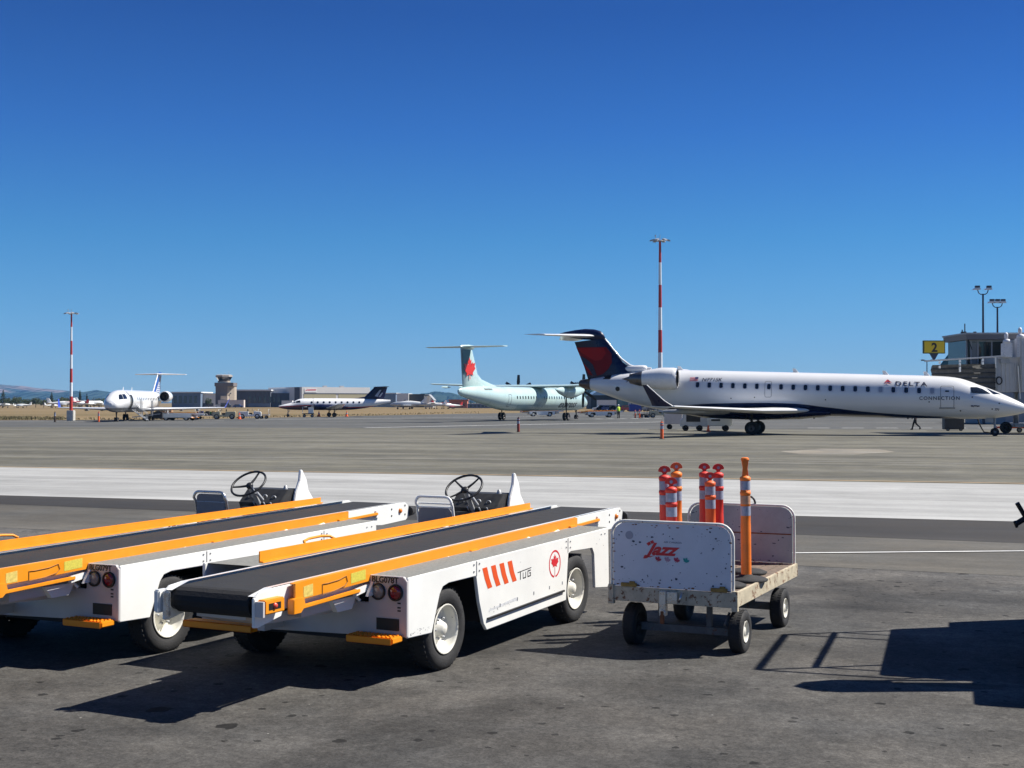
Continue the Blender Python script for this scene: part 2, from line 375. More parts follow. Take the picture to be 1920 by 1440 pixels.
    L.new(noise(140, 3, .7), bp.inputs['Height']); L.new(bp.outputs[0], b.inputs['Normal'])
    return m
def sheet(name, pts, z, m, kind='structure'):
    return tag(MB().add([(x, y, z) for x, y in pts], [tuple(range(len(pts)))]).build(name, m), kind=kind)
def strip(name, a, b, c, d, z, m, ext=60):
    """sheet between the line a-b (far) and c-d (near), given as photograph points, extended to both sides"""
    def E(p, q):
        p = Vector(G(*p)); q = Vector(G(*q)); u = (q - p).normalized(); return p - u * ext, q + u * ext
    p, q = E(a, b); r, s = E(c, d)
    return sheet(name, [p, q, s, r], z, m)

# dry grass field as the base sheet, reaching the horizon
fm = bpy.data.materials.new('dry_grass'); fm.use_nodes = True; nt = fm.node_tree; b = nt.nodes['Principled BSDF']; b.inputs['Roughness'].default_value = 1; b.inputs['Specular IOR Level'].default_value = .1
tc = nt.nodes.new('ShaderNodeTexCoord'); mp = nt.nodes.new('ShaderNodeMapping'); mp.inputs['Scale'].default_value = (.12, 1, 1); nt.links.new(tc.outputs['Object'], mp.inputs[0])
n = nt.nodes.new('ShaderNodeTexNoise'); n.inputs['Scale'].default_value = .035; n.inputs['Detail'].default_value = 8; n.inputs['Roughness'].default_value = .7; nt.links.new(mp.outputs[0], n.inputs['Vector'])
cr = nt.nodes.new('ShaderNodeValToRGB'); cr.color_ramp.elements[0].position = .3; cr.color_ramp.elements[0].color = (.11, .09, .045, 1)
cr.color_ramp.elements[1].position = .68; cr.color_ramp.elements[1].color = (.25, .185, .11, 1); e = cr.color_ramp.elements.new(.5); e.color = (.19, .14, .075, 1)
nt.links.new(n.outputs[0], cr.inputs[0]); nt.links.new(cr.outputs[0], b.inputs['Base Color'])
sheet('ground', [(-14000, -300), (14000, -300), (14000, 16000), (-14000, 16000)], -.05, fm)

far_as = asphalt('far_asphalt', (.084, .087, .085), blot=.16, streak=.22, grain=.1)
fp = [G(-900, 788.5), G(-200, 788.5), G(300, 787), G(600, 781.5), G(880, 775.5), G(1150, 772.5), G(1500, 770), G(2900, 768)]
sheet('apron', fp + [(140, -40), (-140, -40)], 0, far_as)
beige = asphalt('apron_concrete', (.128, .121, .092), blot=.2, streak=.2, grain=.15, cracks=.25, tint=(.112, .108, .090))
strip('apron_slab_field', (0, 801), (1920, 806), (0, 878), (1920, 911), .008, beige, 140)
conc = asphalt('new_concrete', (.33, .33, .318), blot=.08, streak=.14, grain=.07, tint=(.30, .30, .288))
strip('concrete_strip', (0, 877), (1920, 910), (0, 930), (1920, 980), .018, conc, 40)
near = asphalt('near_asphalt', (.088, .082, .073), blot=.42, spots=1, streak=.16, grain=.6, cracks=.2, tint=(.063, .062, .059),
               patch=[(2.95 + .4, 10.6 + .1, .75, .17, R(-17), .62), (4.1, 9.7, .5, .12, R(-25), .75), (-.6, 8.9, 1.3, .35, R(50), .82), (.3, 9.4, .5, .9, R(10), .86)])
strip('near_apron', (0, 929), (1920, 979), (0, 1700), (1920, 1700), .008, near, 40)
darks = asphalt('fresh_asphalt_band', (.042, .0405, .039), blot=.08, streak=.16, grain=.15)
strip('asphalt_band', (0, 927), (1920, 976), (0, 946), (1920, 1020), .013, darks, 40)
mids = asphalt('mid_asphalt', (.09, .087, .078), blot=.16, streak=.16, grain=.25)
strip('asphalt_lane', (0, 944), (1920, 1018), (0, 990), (1920, 1082), .0105, mids, 40)
pale = asphalt('pale_wear', (.2, .188, .16), blot=.2, streak=.25, grain=.1)
sheet('worn_slab_patch', [G(1462, 847), G(1540, 842), G(1650, 843), G(1680, 848), G(1600, 853), G(1500, 852)], .014, pale)

LW = mat('line_white', (.72, .72, .70), .8, var=.2, scale=1.5)
LY = mat('line_yellow', (.50, .33, .16), .8, var=.25, scale=1.5)
LG = mat('line_worn', (.34, .33, .30), .9, var=.25, scale=.8)
def line(p, q, wd, m, dash=None, z=.024):
    p = Vector(G(*p)); q = Vector(G(*q)); d = q - p; L = d.length; u = d / L; n_ = Vector((-u.y, u.x)) * wd / 2; b_ = MB(); t = 0
    while t < L:
        e = min(L, t + (dash[0] if dash else 6.0)); P = [p + u * t - n_, p + u * e - n_, p + u * e + n_, p + u * t + n_]
        b_.add([(v.x, v.y, z) for v in P], [(0, 1, 2, 3)]); t = e + (dash[1] if dash else 0)
    return tag(b_.build('painted_line', m), kind='structure')
line((-60, 856), (1240, 864), .12, LG); line((1240, 862), (1930, 872), .10, LG)
line((-60, 875.6), (1990, 908.9), .13, LY)
line((1486, 1039.5), (1990, 1035), .07, LW)
line((685, 802.5), (1240, 791.5), .55, LW); line((1240, 791.5), (1420, 792), .3, LW)
line((-200, 791), (420, 789), .4, LW); line((480, 787.5), (1010, 781), .5, LW)
line((1515, 803), (1900, 803), .6, LW, (1.9, 1.1))
line((1115, 785.8), (1290, 784), .9, LW, (1.3, 1.0)); line((1440, 791), (1800, 793), .3, LG)
line((150, 806), (240, 806), .5, LG); line((1000, 781), (1400, 777), .4, LG)

# ------------------------------------------------------------------ belt loaders
def logo_roundel(fn, parent, cx, cz, r):
    ring_o = [(cx + r * math.sin(R(a)), cz + r * math.cos(R(a))) for a in range(-172, 173, 8)]
    ring_i = [(cx + r * .87 * math.sin(R(a)), cz + r * .87 * math.cos(R(a))) for a in range(172, -173, -8)]
    flat('emblem', [ring_o + ring_i, leaf(r * .72, cx, cz + r * .0, stem=False), [(cx - r * .035, cz - r * .92), (cx + r * .035, cz - r * .92), (cx + r * .03, cz - r * .1), (cx - r * .03, cz - r * .1)]], fn, LOGOR, parent)
def belt_loader(name, loc, ang, ident, label, group, letter=True, simple=False, guard=(-.9, 4.17), cat='belt loader', alt=False):
    T = empty(name, (*loc, 0), R(ang), label, cat, group)
    H = .05
    # body
    b_ = MB()
    b_.box(-.60, 3.4, .26, 1.95, .32, .62); b_.box(1.0, 2.2, .06, 2.0, .34, .60); b_.box(-.6, 3.45, .42, .5, .5, .84); b_.box(.7, 2.35, .06, .4, .3, .83)
    b_.build('chassis', DARK, T, split=True)
    p = MB()
    out = [(-.64, .375), (-.64, .855), (3.50, .905), (3.52, .30), (3.47, .265), (3.14, .30), (3.11, .66), (3.06, .725), (2.52, .745), (2.46, .73), (2.44, .62), (2.40, .27), (.70, .235), (.64, .30),
           (.56, .50), (.50, .735), (.02, .735), (-.08, .715), (-.13, .66), (-.20, .50), (-.26, .36)]
    p.prism(out, 'y', -.012, .02)
    p.box(-.64, 3.5, 2.04, 2.07, .38, .86)
    body = p.build('body_panel', WHITE, T, bev=.006, split=True)
    sm = MB(); sm.box(.505, .512, -.0165, -.0125, .735, .868); sm.box(2.44, 2.447, -.0165, -.0125, .745, .89)
    for x, z in ((.46, .84), (.46, .78), (.56, .84), (.56, .78), (2.40, .86), (2.40, .80), (2.5, .85), (2.5, .79), (3.4, .85), (3.3, .85)): sm.lathe([(-.018, .009), (-.018, .001)], (x, 0, z), 'y', 8); sm.lathe([(-.0125, .009), (-.018, .009)], (x, 0, z), 'y', 8)
    sm.build('panel_joint', GREYM, T, split=True)
    rb = MB(); rb.bar((.70, -.022, .335), (2.33, -.022, .375), .02, .016); rb.build('rub_strip', BLACK, T)
    lo = MB()
    for x in (.95, 1.3, 1.65, 2.0, 2.3): lo.box(x, x + .012, -.016, -.012, .40 + (x - .7) * .025, .43 + (x - .7) * .025)
    lo.build('panel_fastener', GREYM, T, split=True)
    d = MB(); d.add([(-.63, .0, .857), (3.5, .0, .907), (3.5, .40, .912), (-.63, .40, .862), (-.63, 0, .80), (3.5, 0, .85), (3.5, .40, .85), (-.63, .40, .80)], [(0, 1, 2, 3), (4, 7, 6, 5), (0, 4, 5, 1), (2, 6, 7, 3), (0, 3, 7, 4), (1, 5, 6, 2)])
    d.add([(-.60, 1.25, .857), (2.2, 1.25, .857), (2.2, 2.05, .857), (-.60, 2.05, .857)], [(0, 1, 2, 3)])
    d.build('deck', GREYD, T)
    # rear panel
    rp = MB(); rp.prism([(-.01, .385), (-.01, .83), (.02, .862), (.345, .862), (.35, .64), (.58, .645), (.62, .60), (.70, .545), (.78, .62), (.95, .60), (1.3, .50), (2.06, .50), (2.06, .345), (1.4, .345)], 'x', -.655, -.625)
    rear = rp.build('rear_panel', SHADE_GREY, T, bev=.004)
    hp = MB(); hp.box(-.662, -.656, .06, .27, .43, .525); hp.build('step_recess', BLACK, rear)
    for y, m_, nm in ((.255, LENSG, 'reverse_light'), (.09, LENSR, 'tail_light')):
        k = MB(); k.lathe([(-.654, .068), (-.672, .068), (-.674, .056), (-.664, .054)], (0, y, .735), 'x', 28)
        q = k.build(nm, BLACK, rear); k = MB(); k.lathe([(-.664, .054), (-.672, .045), (-.676, .02), (-.677, .001)], (0, y, .735), 'x', 28); k.build('lens', m_, q)
    if letter:
        text('lettering', ident, .068, lambda u, v: (-.6575, .318 - u, .808 + v), INK, rear, sx=.95, bold=.0022)
        mk = MB()
        for z in (.645, .61, .585): mk.box(-.657, -.6555, .045, .075, z, z + .012)
        mk.build('marking', INK, rear)
    st = MB(); st.box(-.82, -.657, .02, .45, .352, .40); st.box(-.835, -.82, .02, .45, .345, .405); stp = st.build('step', ORANGE, T, bev=.008)
    st = MB()
    for i in range(11):
        for j in range(3): st.box(-.81 + j * .05, -.785 + j * .05, .04 + i * .038, .055 + i * .038, .4005, .409)
    st.build('tread_teeth', ORANGE, stp)
    st = MB(); st.box(-.80, -.657, 1.40, 2.14, .335, .385); st.box(-.815, -.80, 1.40, 2.14, .33, .392); stp = st.build('step', ORANGE, T, bev=.008)
    st = MB(); st.box(-.657, -.64, 1.55, 1.62, .385, .52); st.box(-.90, -.655, 1.2, 1.27, .38, .47); st.build('frame_bracket', SHADE_GREY, T)
    # wheels
    for x in (.03, 2.71):
        wheel(T, (x, .115, .346), .346, .205, .215, -1); wheel(T, (x, 1.94, .346), .346, .205, .215, 1)
    ax = MB(); ax.tube([(.03, .2, .346), (.03, 1.85, .346)], .04); ax.tube([(2.71, .2, .346), (2.71, 1.85, .346)], .035); ax.lathe([(-.12, .03), (-.1, .12), (.1, .12), (.12, .03)], (.03, 1.0, .34), 'y', 14); ax.build('axle', DARK, T, split=True)
    # conveyor
    def zt(x): return .892 + (x + 2.05) * .0158
    def rail(y0, y1, nm):
        q = MB(); pr = [(-2.06, zt(-2.06) - .045), (-2.0, zt(-2) - .005), (-1.85, zt(-1.85) + .008), (4.70, zt(4.7) + .012), (4.86, zt(4.86) + .004), (4.93, zt(4.93) - .04), (4.94, zt(4.94) - .17), (4.86, zt(4.86) - .215), (4.3, zt(4.3) - .225), (3.55, zt(3.5) - .16), (-1.5, zt(-1.5) - .175), (-1.72, zt(-1.72) - .165), (-1.74, zt(-1.7) - .215), (-2.02, zt(-2) - .255), (-2.06, zt(-2) - .25)]
        q.prism(pr, 'y', y0, y1); return q.build(nm, WHITE, T, bev=.005)
    rail(.40, .425, 'conveyor_rail'); rail(1.225, 1.25, 'conveyor_rail')
    fl = MB()
    for y0, y1 in ((.402, .475), (1.175, 1.248)):
        fl.add([(-1.85, y0, zt(-1.85) + .014), (4.7, y0, zt(4.7) + .018), (4.7, y1, zt(4.7) + .010), (-1.85, y1, zt(-1.85) + .006), (-2.04, y0, zt(-2.05) - .03), (-2.04, y1, zt(-2.05) - .03)], [(0, 1, 2, 3), (4, 0, 3, 5)])
    fl.build('edge_flange', WHITE2, T, split=True)
    bl = MB(); pr = []
    for k in range(9): a = R(90 + 22.5 * k); pr.append((-1.93 + .1 * math.cos(a), zt(-1.93) - .105 + .1 * math.sin(a)))
    for k in range(9): a = R(-90 + 22.5 * k); pr.append((4.86 + .09 * math.cos(a), zt(4.86) - .10 + .09 * math.sin(a)))
    bl.prism(pr, 'y', .478, 1.172); bl.build('belt', BELT, T)
    rl = MB()
    for x in (-1.93, 4.86):
        for y0, y1 in ((.43, .476), (1.174, 1.222)): rl.lathe([(y0, .085), (y1, .085)], (x, 0, zt(x) - .105), 'y', 20, cap=True)
    rl.build('roller', BLACK, T, split=True)
    bf = MB(); bf.tube([(4.93, .40, zt(4.9) - .11), (5.03, .42, zt(4.9) - .11), (5.05, .5, zt(4.9) - .11), (5.05, 1.15, zt(4.9) - .11), (5.03, 1.23, zt(4.9) - .11), (4.93, 1.25, zt(4.9) - .11)], .06, 10); bf.build('front_bumper', RUB, T)
    if not simple:
        bf = MB(); bf.box(-2.09, -1.98, 1.255, 1.31, zt(-2) - .20, zt(-2) - .03); bf.build('end_cap', WHITE, T, bev=.01)
        bf = MB(); bf.box(-2.085, -2.06, 1.16, 1.225, .67, .86); bf.build('end_guard', CHROME, T, bev=.01)
    uf = MB(); uf.box(-1.4, 4.2, .47, 1.18, .62, .80 - .02); uf.prism([(-1.9, .66), (-1.7, .60), (-.75, .56), (-.75, .76), (-1.9, .80)], 'y', .60, 1.06); uf.build('conveyor_frame', SHADE_GREY, T)
    gp = MB(); gp.prism([(-1.05, .70), (-.72, .70), (-.78, .60), (-.98, .60)], 'y', .425, .47); gp.tube([(-.72, .44, .70), (-.70, .40, .655)], .014); gp.build('gusset', WHITE, T)
    lp = MB(); lp.box(-2.03, -1.80, .325, .40, .735, .84); lb = lp.build('lamp_guard', ORANGE, T, bev=.008)
    lp = MB(); lp.box(-1.99, -1.85, .3225, .327, .765, .812); lp.build('recess', BLACK, lb); lp = MB(); lp.lathe([(.322, .022), (.31, .016), (.308, .001)], (-1.92, 0, .79), 'y', 14); lp.build('lens', mat('red_marker_lens', (.7, .08, .05), .3), lb)
    lp = MB(); lp.box(-2.05, -2.03, .33, .40, .72, .83); lp.build('rubber_block', SHADE_GREY, lb)
    # folded guard rails
    g = MB(); g.prism([(-1.66, .785), (-1.66, .905), (-1.60, .912), (3.46, .992), (3.46, .905), (2.7, .895), (2.7, .888), (1.5, .872), (1.3, .862), (.2, .845), (-.2, .84), (-.6, .815), (-1.35, .795)], 'y', .335, .352)
    g.box(-1.66, 3.46, .352, .372, .906, .912) if False else None
    g.prism([(-1.66, .905), (-1.60, .912), (3.46, .992), (3.46, 1.0), (-1.6, .92), (-1.66, .913)], 'y', .335, .385)
    gr = g.build('guard_rail', ORANGE, T, bev=.003)
    g = MB(); g.prism([(-1.69, .69), (-1.69, .80), (-1.66, .81), (-1.56, .80), (-1.54, .74), (-1.60, .69)], 'y', .325, .385); g.prism([(-1.60, .715), (-1.60, .74), (-.80, .768), (-.80, .740)], 'y', .33, .365)
    for x in (1.08, 3.30): g.prism([(x - .07, zt(x) - .10), (x - .07, zt(x) - .05), (x + .09, zt(x) - .05), (x + .09, zt(x) - .125), (x, zt(x) - .135)], 'y', .31, .345)
    g.prism([(3.38, .885), (3.38, .915), (4.15, .935), (4.15, .905)], 'y', .36, .39); g.prism([(1.15, .862), (1.15, .885), (1.75, .892), (1.75, .872)], 'y', .33, .35)
    g.build('hinge_arm', ORANGE, T, bev=.004, split=True)
    g = MB(); g.prism([(-.84, .715), (-.84, .77), (-.62, .795), (-.60, .86), (-.56, .86), (-.56, .78), (-.66, .74)], 'y', .34, .375); g.tube([(-.60, .36, .83), (-.30, .38, .845)], .018)
    g.prism([(-.74, .70), (-.62, .70), (-.56, .80), (-.66, .81)], 'y', .30, .325)
    for x0, x1 in ((.15, .62), (1.95, 2.25), (2.3, 2.95)): g.tube([(x0, .30, zt(x0) - .115), ((x0 + x1) / 2, .315, zt(x0) - .10), ((x0 + x1) / 2 + .01, .315, zt(x0) - .10), (x1, .33, zt(x1) - .075)], [.012, .012, .02, .02])
    g.prism([(4.13, .875), (4.13, .96), (4.2, .96), (4.2, .875)], 'y', .375, .40)
    g.build('linkage', WHITE2, T, split=True)
    if not simple:
        flat('caution_label', [[(-.93, .825), (-.72, .835), (-.72, .915), (-.93, .905)]], lambda u, v: (u, .3335, v), YEL, gr); flat('caution_label', [[(-1.56, .80), (-1.44, .80), (-1.44, .89), (-1.56, .88)]], lambda u, v: (u, .3335, v), mat('faded_label', (.66, .5, .12), .6, var=.2, scale=50), gr)
        k = MB(); k.tube([(-1.32, .333, .79), (-1.32, .331, .87), (-1.25, .331, .868), (-1.1, .331, .875), (-1.0, .331, .895), (-.98, .331, .85), (-1.02, .331, .82), (-1.15, .331, .80), (-1.32, .333, .79)], .0035, 5); k.build('weld_seam', mat('weld_brown', (.3, .12, .02), .6), gr)
    g = MB(); a, c = guard
    g.prism([(a, zt(a) + .035), (a, zt(a) + .118), (c, zt(c) + .09), (c, zt(c) + .03)], 'y', 1.25, 1.262); g.prism([(a, zt(a) + .022), (a, zt(a) + .037), (c, zt(c) + .032), (c, zt(c) + .02)], 'y', 1.215, 1.262)
    gl = g.build('guard_rail', ORANGE, T, bev=.003)
    g = MB(); x = a + (.65 if a > -1 else 1.0); g.tube([(x, 1.262, 1.02), (x + .03, 1.30, 1.045), (x + .12, 1.31, 1.06), (x + .3, 1.31, 1.065), (x + .42, 1.30, 1.055), (x + .45, 1.262, 1.03)], .012, 6); g.build('grab_handle', ORANGE, gl)
    fe = MB(); fe.lathe([(.399, .032), (.385, .030), (.375, .018), (.373, .001)], (4.72, 0, zt(4.7) - .085), 'y', 20); fe.build('marker_lamp', AMBER, T)
    fe = MB()
    for x, z in ((4.52, -.05), (4.52, -.13), (4.84, -.03), (4.84, -.14)): fe.lathe([(.3985, .013), (.396, .012), (.396, .001)], (x, 0, zt(x) + z), 'y', 10)
    fe.build('bolt', BLACK, T, split=True)
    # driving place
    s_ = MB(); s_.box(2.2, 3.75, 1.3, 2.04, .40, .46); s_.box(2.45, 2.95, 1.45, 2.0, .46, .86); s_.build('cab_floor', DARK, T, bev=.01)
    seat = empty('seat', (0, 0, 0)); seat.parent = T
    sx, sy0, sy1 = 2.62, 1.42, 1.86; lean = -.06
    b1 = MB(); b1.tube([(sx + .06, sy0, .86), (sx, sy0, 1.14)] + [(sx + lean * .4, sy0 + .07 * (1 - math.cos(R(t))), 1.17 + .07 * math.sin(R(t))) for t in range(0, 91, 18)] + [(sx + lean * .4, sy1 - .07 * (1 - math.cos(R(t))), 1.17 + .07 * math.sin(R(t))) for t in range(90, -1, -18)] + [(sx, sy1, 1.14), (sx + .06, sy1, .86)], .016, 8)
    b1.tube([(sx + .01, sy0, 1.125), (sx + .01, sy1, 1.125)], .011, 6)
    if not alt: b1.tube([(sx + .01, sy0, 1.165), (sx + .01, sy1, 1.165)], .011, 6)
    b1.build('frame', CHROME if alt else WHITE2, seat)
    b1 = MB(); b1.prism(rrect(sy0 + .02, sy1 - .02, .90, 1.115 if not alt else 1.215, .05), 'x', sx + .0, sx + .022); b1.build('backrest', mat('seat_back_grey', (.17, .17, .19), .5, var=.1), seat)
    b1 = MB(); b1.box(sx + .05, sx + .46, sy0 + .01, sy1 - .01, .86, .94); b1.build('cushion', mat('seat_vinyl', (.35, .34, .32), .6, var=.1), seat, bev=.02)
    b1 = MB(); b1.box(sx - .03, sx - .01, sy0 + .03, sy0 + .38, .905, .925); b1.lathe([(0, .07), (.015, .065), (.02, .001)], (sx - .03, sy0 + .1, .925), 'z', 14); b1.build('hinge_plate', WHITE2, seat)
    stw = empty('steering_wheel', (0, 0, 0)); stw.parent = T
    c = Vector((3.42, 1.72, 1.285)); nrm = Vector((-.62, 0, .78)).normalized(); u = Vector((0, 1, 0)); v = nrm.cross(u); rot = R(20 if alt else -35)
    def ring(t, r, h=0): return c + (u * math.cos(t) + v * math.sin(t)) * r + nrm * h
    q = MB(); q.tube([ring(2 * math.pi * k / 40, .215) for k in range(40)], .0135, 8, closed=True); q.build('rim', BLACK, stw)
    q = MB(); n_ = 4 if not alt else 3
    for k in range(n_):
        a = rot + 2 * math.pi * k / n_; q.tube([ring(a, .02, -.03), ring(a, .12, -.02), ring(a, .213)], [.016, .012, .010], 6)
    q.lathe([(0, 0)] and [(-.03, .04), (0, .045), (.015, .03), (.017, .001)], (0, 0, 0), 'z', 16); qq = len(q.v)
    rotM = Matrix.Translation(c - nrm * .02) @ nrm.to_track_quat('Z', 'Y').to_matrix().to_4x4()
    k0 = qq - 4 * 16; q.v[k0:] = [tuple(rotM @ Vector(p)) for p in q.v[k0:]]
    q.build('hub', BLACK, stw)
    q = MB(); q.tube([c - nrm * .03, c - nrm * .35], .03, 10); q.tube([c - nrm * .14 + Vector((0, -.05, 0)), c - nrm * .26 + Vector((.02, -.07, 0))], .022, 8); q.build('column', GREYM, stw)
    dsh = MB(); dsh.prism([(3.62, 1.04), (3.80, 1.20), (4.05, 1.20), (4.30, .98), (4.30, .86), (3.70, .86)], 'y', 1.42, 2.02); dsh.box(3.72, 4.3, 1.40, 2.03, .45, .86); dsh.box(3.5, 3.72, 1.42, 1.9, .86, 1.0)
    da = dsh.build('dashboard', mat('dash_black', (.028, .028, .028), .6, var=.3, scale=10), T, bev=.006)
    q = MB()
    for y, z in ((1.55, .0), (1.68, .01), (1.80, 0), (1.9, .01)): q.lathe([(0, .032), (-.012, .032), (-.014, .024)], (3.70, y, 1.10 + z), 'x', 14)
    for y in (1.5, 1.6, 1.75): q.tube([(3.6, y, 1.0), (3.55, y, 1.06)], .008, 5)
    q.lathe([(0, .03), (.04, .02), (.05, .001)], (3.86, 1.5, 1.20), 'z', 10); q.build('gauge', GREYM, da, split=True)
    q = MB(); q.prism([(3.86, .44), (3.86, 1.02), (3.90, 1.16), (3.98, 1.30), (4.00, 1.43), (4.04, 1.43), (4.13, 1.31), (4.17, 1.18), (4.26, 1.08), (4.36, .98), (4.40, .86), (4.40, .44)], 'y', 1.375, 1.41)
    q.box(3.9, 4.4, 1.41, 2.05, .44, .85); q.build('cowl', WHITE2, T, bev=.008)
    # side markings
    if letter:
        sp_ = []
        for k in range(4):
            x = .615 + k * .163; w_ = .088
            sp_.append([(x, .79 + k * .002), (x + w_, .793 + k * .002), (x + w_ + .045, .69), (x + w_ + .10, .603), (x + .105, .597), (x + .045, .69)])
        flat('stripe_mark', sp_, lambda u, v: (u, -.0135, v), STRIPE, body)
        flat('lettering', [[(1.31, .668), (1.31, .676), (1.60, .692), (1.60, .684)], [(1.362, .60), (1.376, .60), (1.376, .672), (1.362, .672)], [(1.42, .602), (1.42, .66), (1.431, .66), (1.431, .612), (1.475, .614), (1.475, .663), (1.486, .663), (1.486, .604)],
             [(1.52, .606), (1.52, .667), (1.59, .671), (1.59, .661), (1.531, .657), (1.531, .617), (1.579, .619), (1.579, .636), (1.556, .636), (1.556, .645), (1.59, .647), (1.59, .609)]], lambda u, v: (u, -.0135, v), INK, body)
        rs_ = random.Random(11); sc_ = []
        for k in range(60):
            if k < 24: cx, cz = rs_.uniform(-.60, -.28), rs_.uniform(.385, .43)
            elif k < 44: cx = rs_.uniform(.74, 1.15); cz = .372 + (cx - .7) * .03 + rs_.uniform(0, .05)
            else: cx, cz = rs_.choice([rs_.uniform(-.6, .4), rs_.uniform(.8, 2.3), rs_.uniform(3.15, 3.45)]), rs_.uniform(.40, .84)
            if -.3 < cx < .6 and cz < .76: continue
            r = rs_.uniform(.0015, .006); a0 = rs_.uniform(0, 6); sc_.append([(cx + r * rs_.uniform(.5, 1.4) * math.cos(a0 + t * 1.05) * rs_.choice([1, 2.2]), cz + r * rs_.uniform(.5, 1.2) * math.sin(a0 + t * 1.05)) for t in range(6)])
        flat('scuff', sc_, lambda u, v: (u, -.0133, v), mat('scuff_grey', (.25, .26, .27), .8), body)
        flat('worn_decal', [[(.74, .395), (.74, .41), (1.30, .45), (1.30, .42)]], lambda u, v: (u, -.0131, v), mat('worn_decal_grey', (.55, .56, .57), .7, var=.3, scale=50), body)
        logo_roundel(lambda u, v: (u, -.0135, v), body, 2.13, .665, .135)
    elif not simple:
        pass
    return T
L1 = belt_loader('belt_loader', (-.55, 10.99), 63.2, 'BLG078T', 'nearer white and orange belt loader marked BLG078T, beside the baggage cart', 'belt loaders parked side by side')
L2 = belt_loader('belt_loader', (-3.08, 11.76), 64.2, 'BLG079T', 'farther white and orange belt loader marked BLG079T, cut off by the picture edge', 'belt loaders parked side by side', guard=(-2.0, 4.25), alt=True)
for o in list(L2.children):
    if o.name.startswith('body_panel'):
        for c in list(o.children):
            if not c.name.startswith('x'): bpy.data.objects.remove(c)
        flat('reflector_strip', [[(x, .765), (x + .14, .767), (x + .14, .785), (x, .783)] for x in (1.55, 1.95, 2.35)], lambda u, v: (u, -.0135, v), STRIPE, o)

# ------------------------------------------------------------------ baggage cart
CT = empty('baggage_cart', (2.05, 11.79, 0), R(64.8), 'small flat baggage cart with rusty frame and chipped white end panels', 'baggage cart')
f = MB(); f.box(-.22, 2.15, -.03, .0, .43, .565); f.box(-.22, 2.15, 1.13, 1.16, .43, .565); f.box(-.23, -.19, -.03, 1.16, .43, .562); f.box(2.12, 2.16, -.03, 1.16, .43, .562)
f.box(-.19, 2.12, .3, .36, .44, .52); f.box(-.19, 2.12, .8, .86, .44, .52); f.box(-.24, -.19, -.045, .01, .40, .58); f.box(-.24, -.19, 1.12, 1.175, .40, .58)
f.box(-.245, -.235, .42, .43, .43, .56); f.build('frame', RUSTY, CT, bev=.004)
f = MB()
for k in range(9): f.box(-.185, 2.115, .005 + k * .1245, .125 + k * .1245, .525, .553 + .002 * (k % 3))
f.build('deck', WOOD, CT, bev=.003)
def endpanel(x, m, nm):
    h = .03; y0, y1, z0, z1 = .0, 1.15, .565, 1.165
    q = MB(); rc = rrect(y0 + .02, y1 - .02, z0, z1 - .015, .12); q.prism(rc[:10] + [(y0 + .02, z0), (y1 - .02, z0)], 'x', x - .008, x + .008)
    p_ = q.build(nm, m, CT)
    path = [(x, y0, z0 - .03), (x, y0, z1 - .14)] + [(x, y0 + .13 - .13 * math.cos(R(t)), z1 - .13 + .13 * math.sin(R(t))) for t in range(10, 91, 16)] + [(x, y1 - .13 + .13 * math.cos(R(t)), z1 - .13 + .13 * math.sin(R(t))) for t in range(90, 9, -16)] + [(x, y1, z1 - .14), (x, y1, z0 - .03)]
    q = MB(); q.tube(path, .013, 8); q.build('rim_tube', mat('worn_white_tube', (.72, .71, .66), .5, var=.1, scale=6, dirt=(.14, .07, .03), dscale=22, damt=0), p_)
    return p_
P1 = endpanel(-.205, PANEL, 'end_panel'); P2 = endpanel(2.14, PANEL2, 'end_panel')
P1['label'] = 'chipped pale end panel with a red written name and four leaves'; P2['label'] = 'scuffed grey far end panel'
fx = lambda u, v: (-.2155, .775 - u, v)
text('lettering', 'Jazz', .15, lambda u, v: fx(u - .03, .868 + v), LOGOR, P1, shear=.5, sx=1.15, bold=.0055)
text('lettering', 'AIR CANADA', .022, lambda u, v: fx(u + .13, .978 + v), mat('faded_ink', (.1, .12, .18), .6), P1, sx=1.3)
flat('lettering', [[(-.035, .965), (-.005, .985), (.012, .962), (-.015, .945)], [(.0, .985), (.028, 1.0), (.04, .977), (.018, .962)], [(-.06, .855), (.0, .84), (.05, .862), (.0, .85), (-.04, .863)]], fx, LOGOR, P1)
for k, cc in enumerate(((.40, .03, .06), (.42, .25, .33), (.45, .04, .09), (.02, .30, .28))):
    flat('leaf_mark', [leaf(.036, .075 + k * .088, .823, R(-20))], fx, mat('leaf_mark_%d' % k, cc, .6), P1)
rng_ = random.Random(8); c2 = []
for k in range(70):
    cx, cy = (rng_.uniform(.04, 1.1), rng_.uniform(.60, 1.12)) if k < 40 else rng_.choice([(rng_.uniform(.03, .08), rng_.uniform(.6, 1.1)), (rng_.uniform(1.06, 1.12), rng_.uniform(.6, 1.1)), (rng_.uniform(.05, 1.1), rng_.uniform(1.10, 1.14)), (rng_.uniform(.05, 1.1), rng_.uniform(.57, .60))])
    r = rng_.uniform(.002, .009); a0 = rng_.uniform(0, 6); el = rng_.choice([1, 1, 3]); c2.append([(cx + r * el * rng_.uniform(.6, 1.2) * math.cos(a0 + t * .9), cy + r * rng_.uniform(.5, 1.2) * math.sin(a0 + t * .9)) for t in range(7)])
flat('paint_chip', c2, lambda u, v: (2.1312, u, v), mat('chip_dark', (.05, .07, .11), .8), P2)
ch = []
rr9 = random.Random(21); rs9 = []
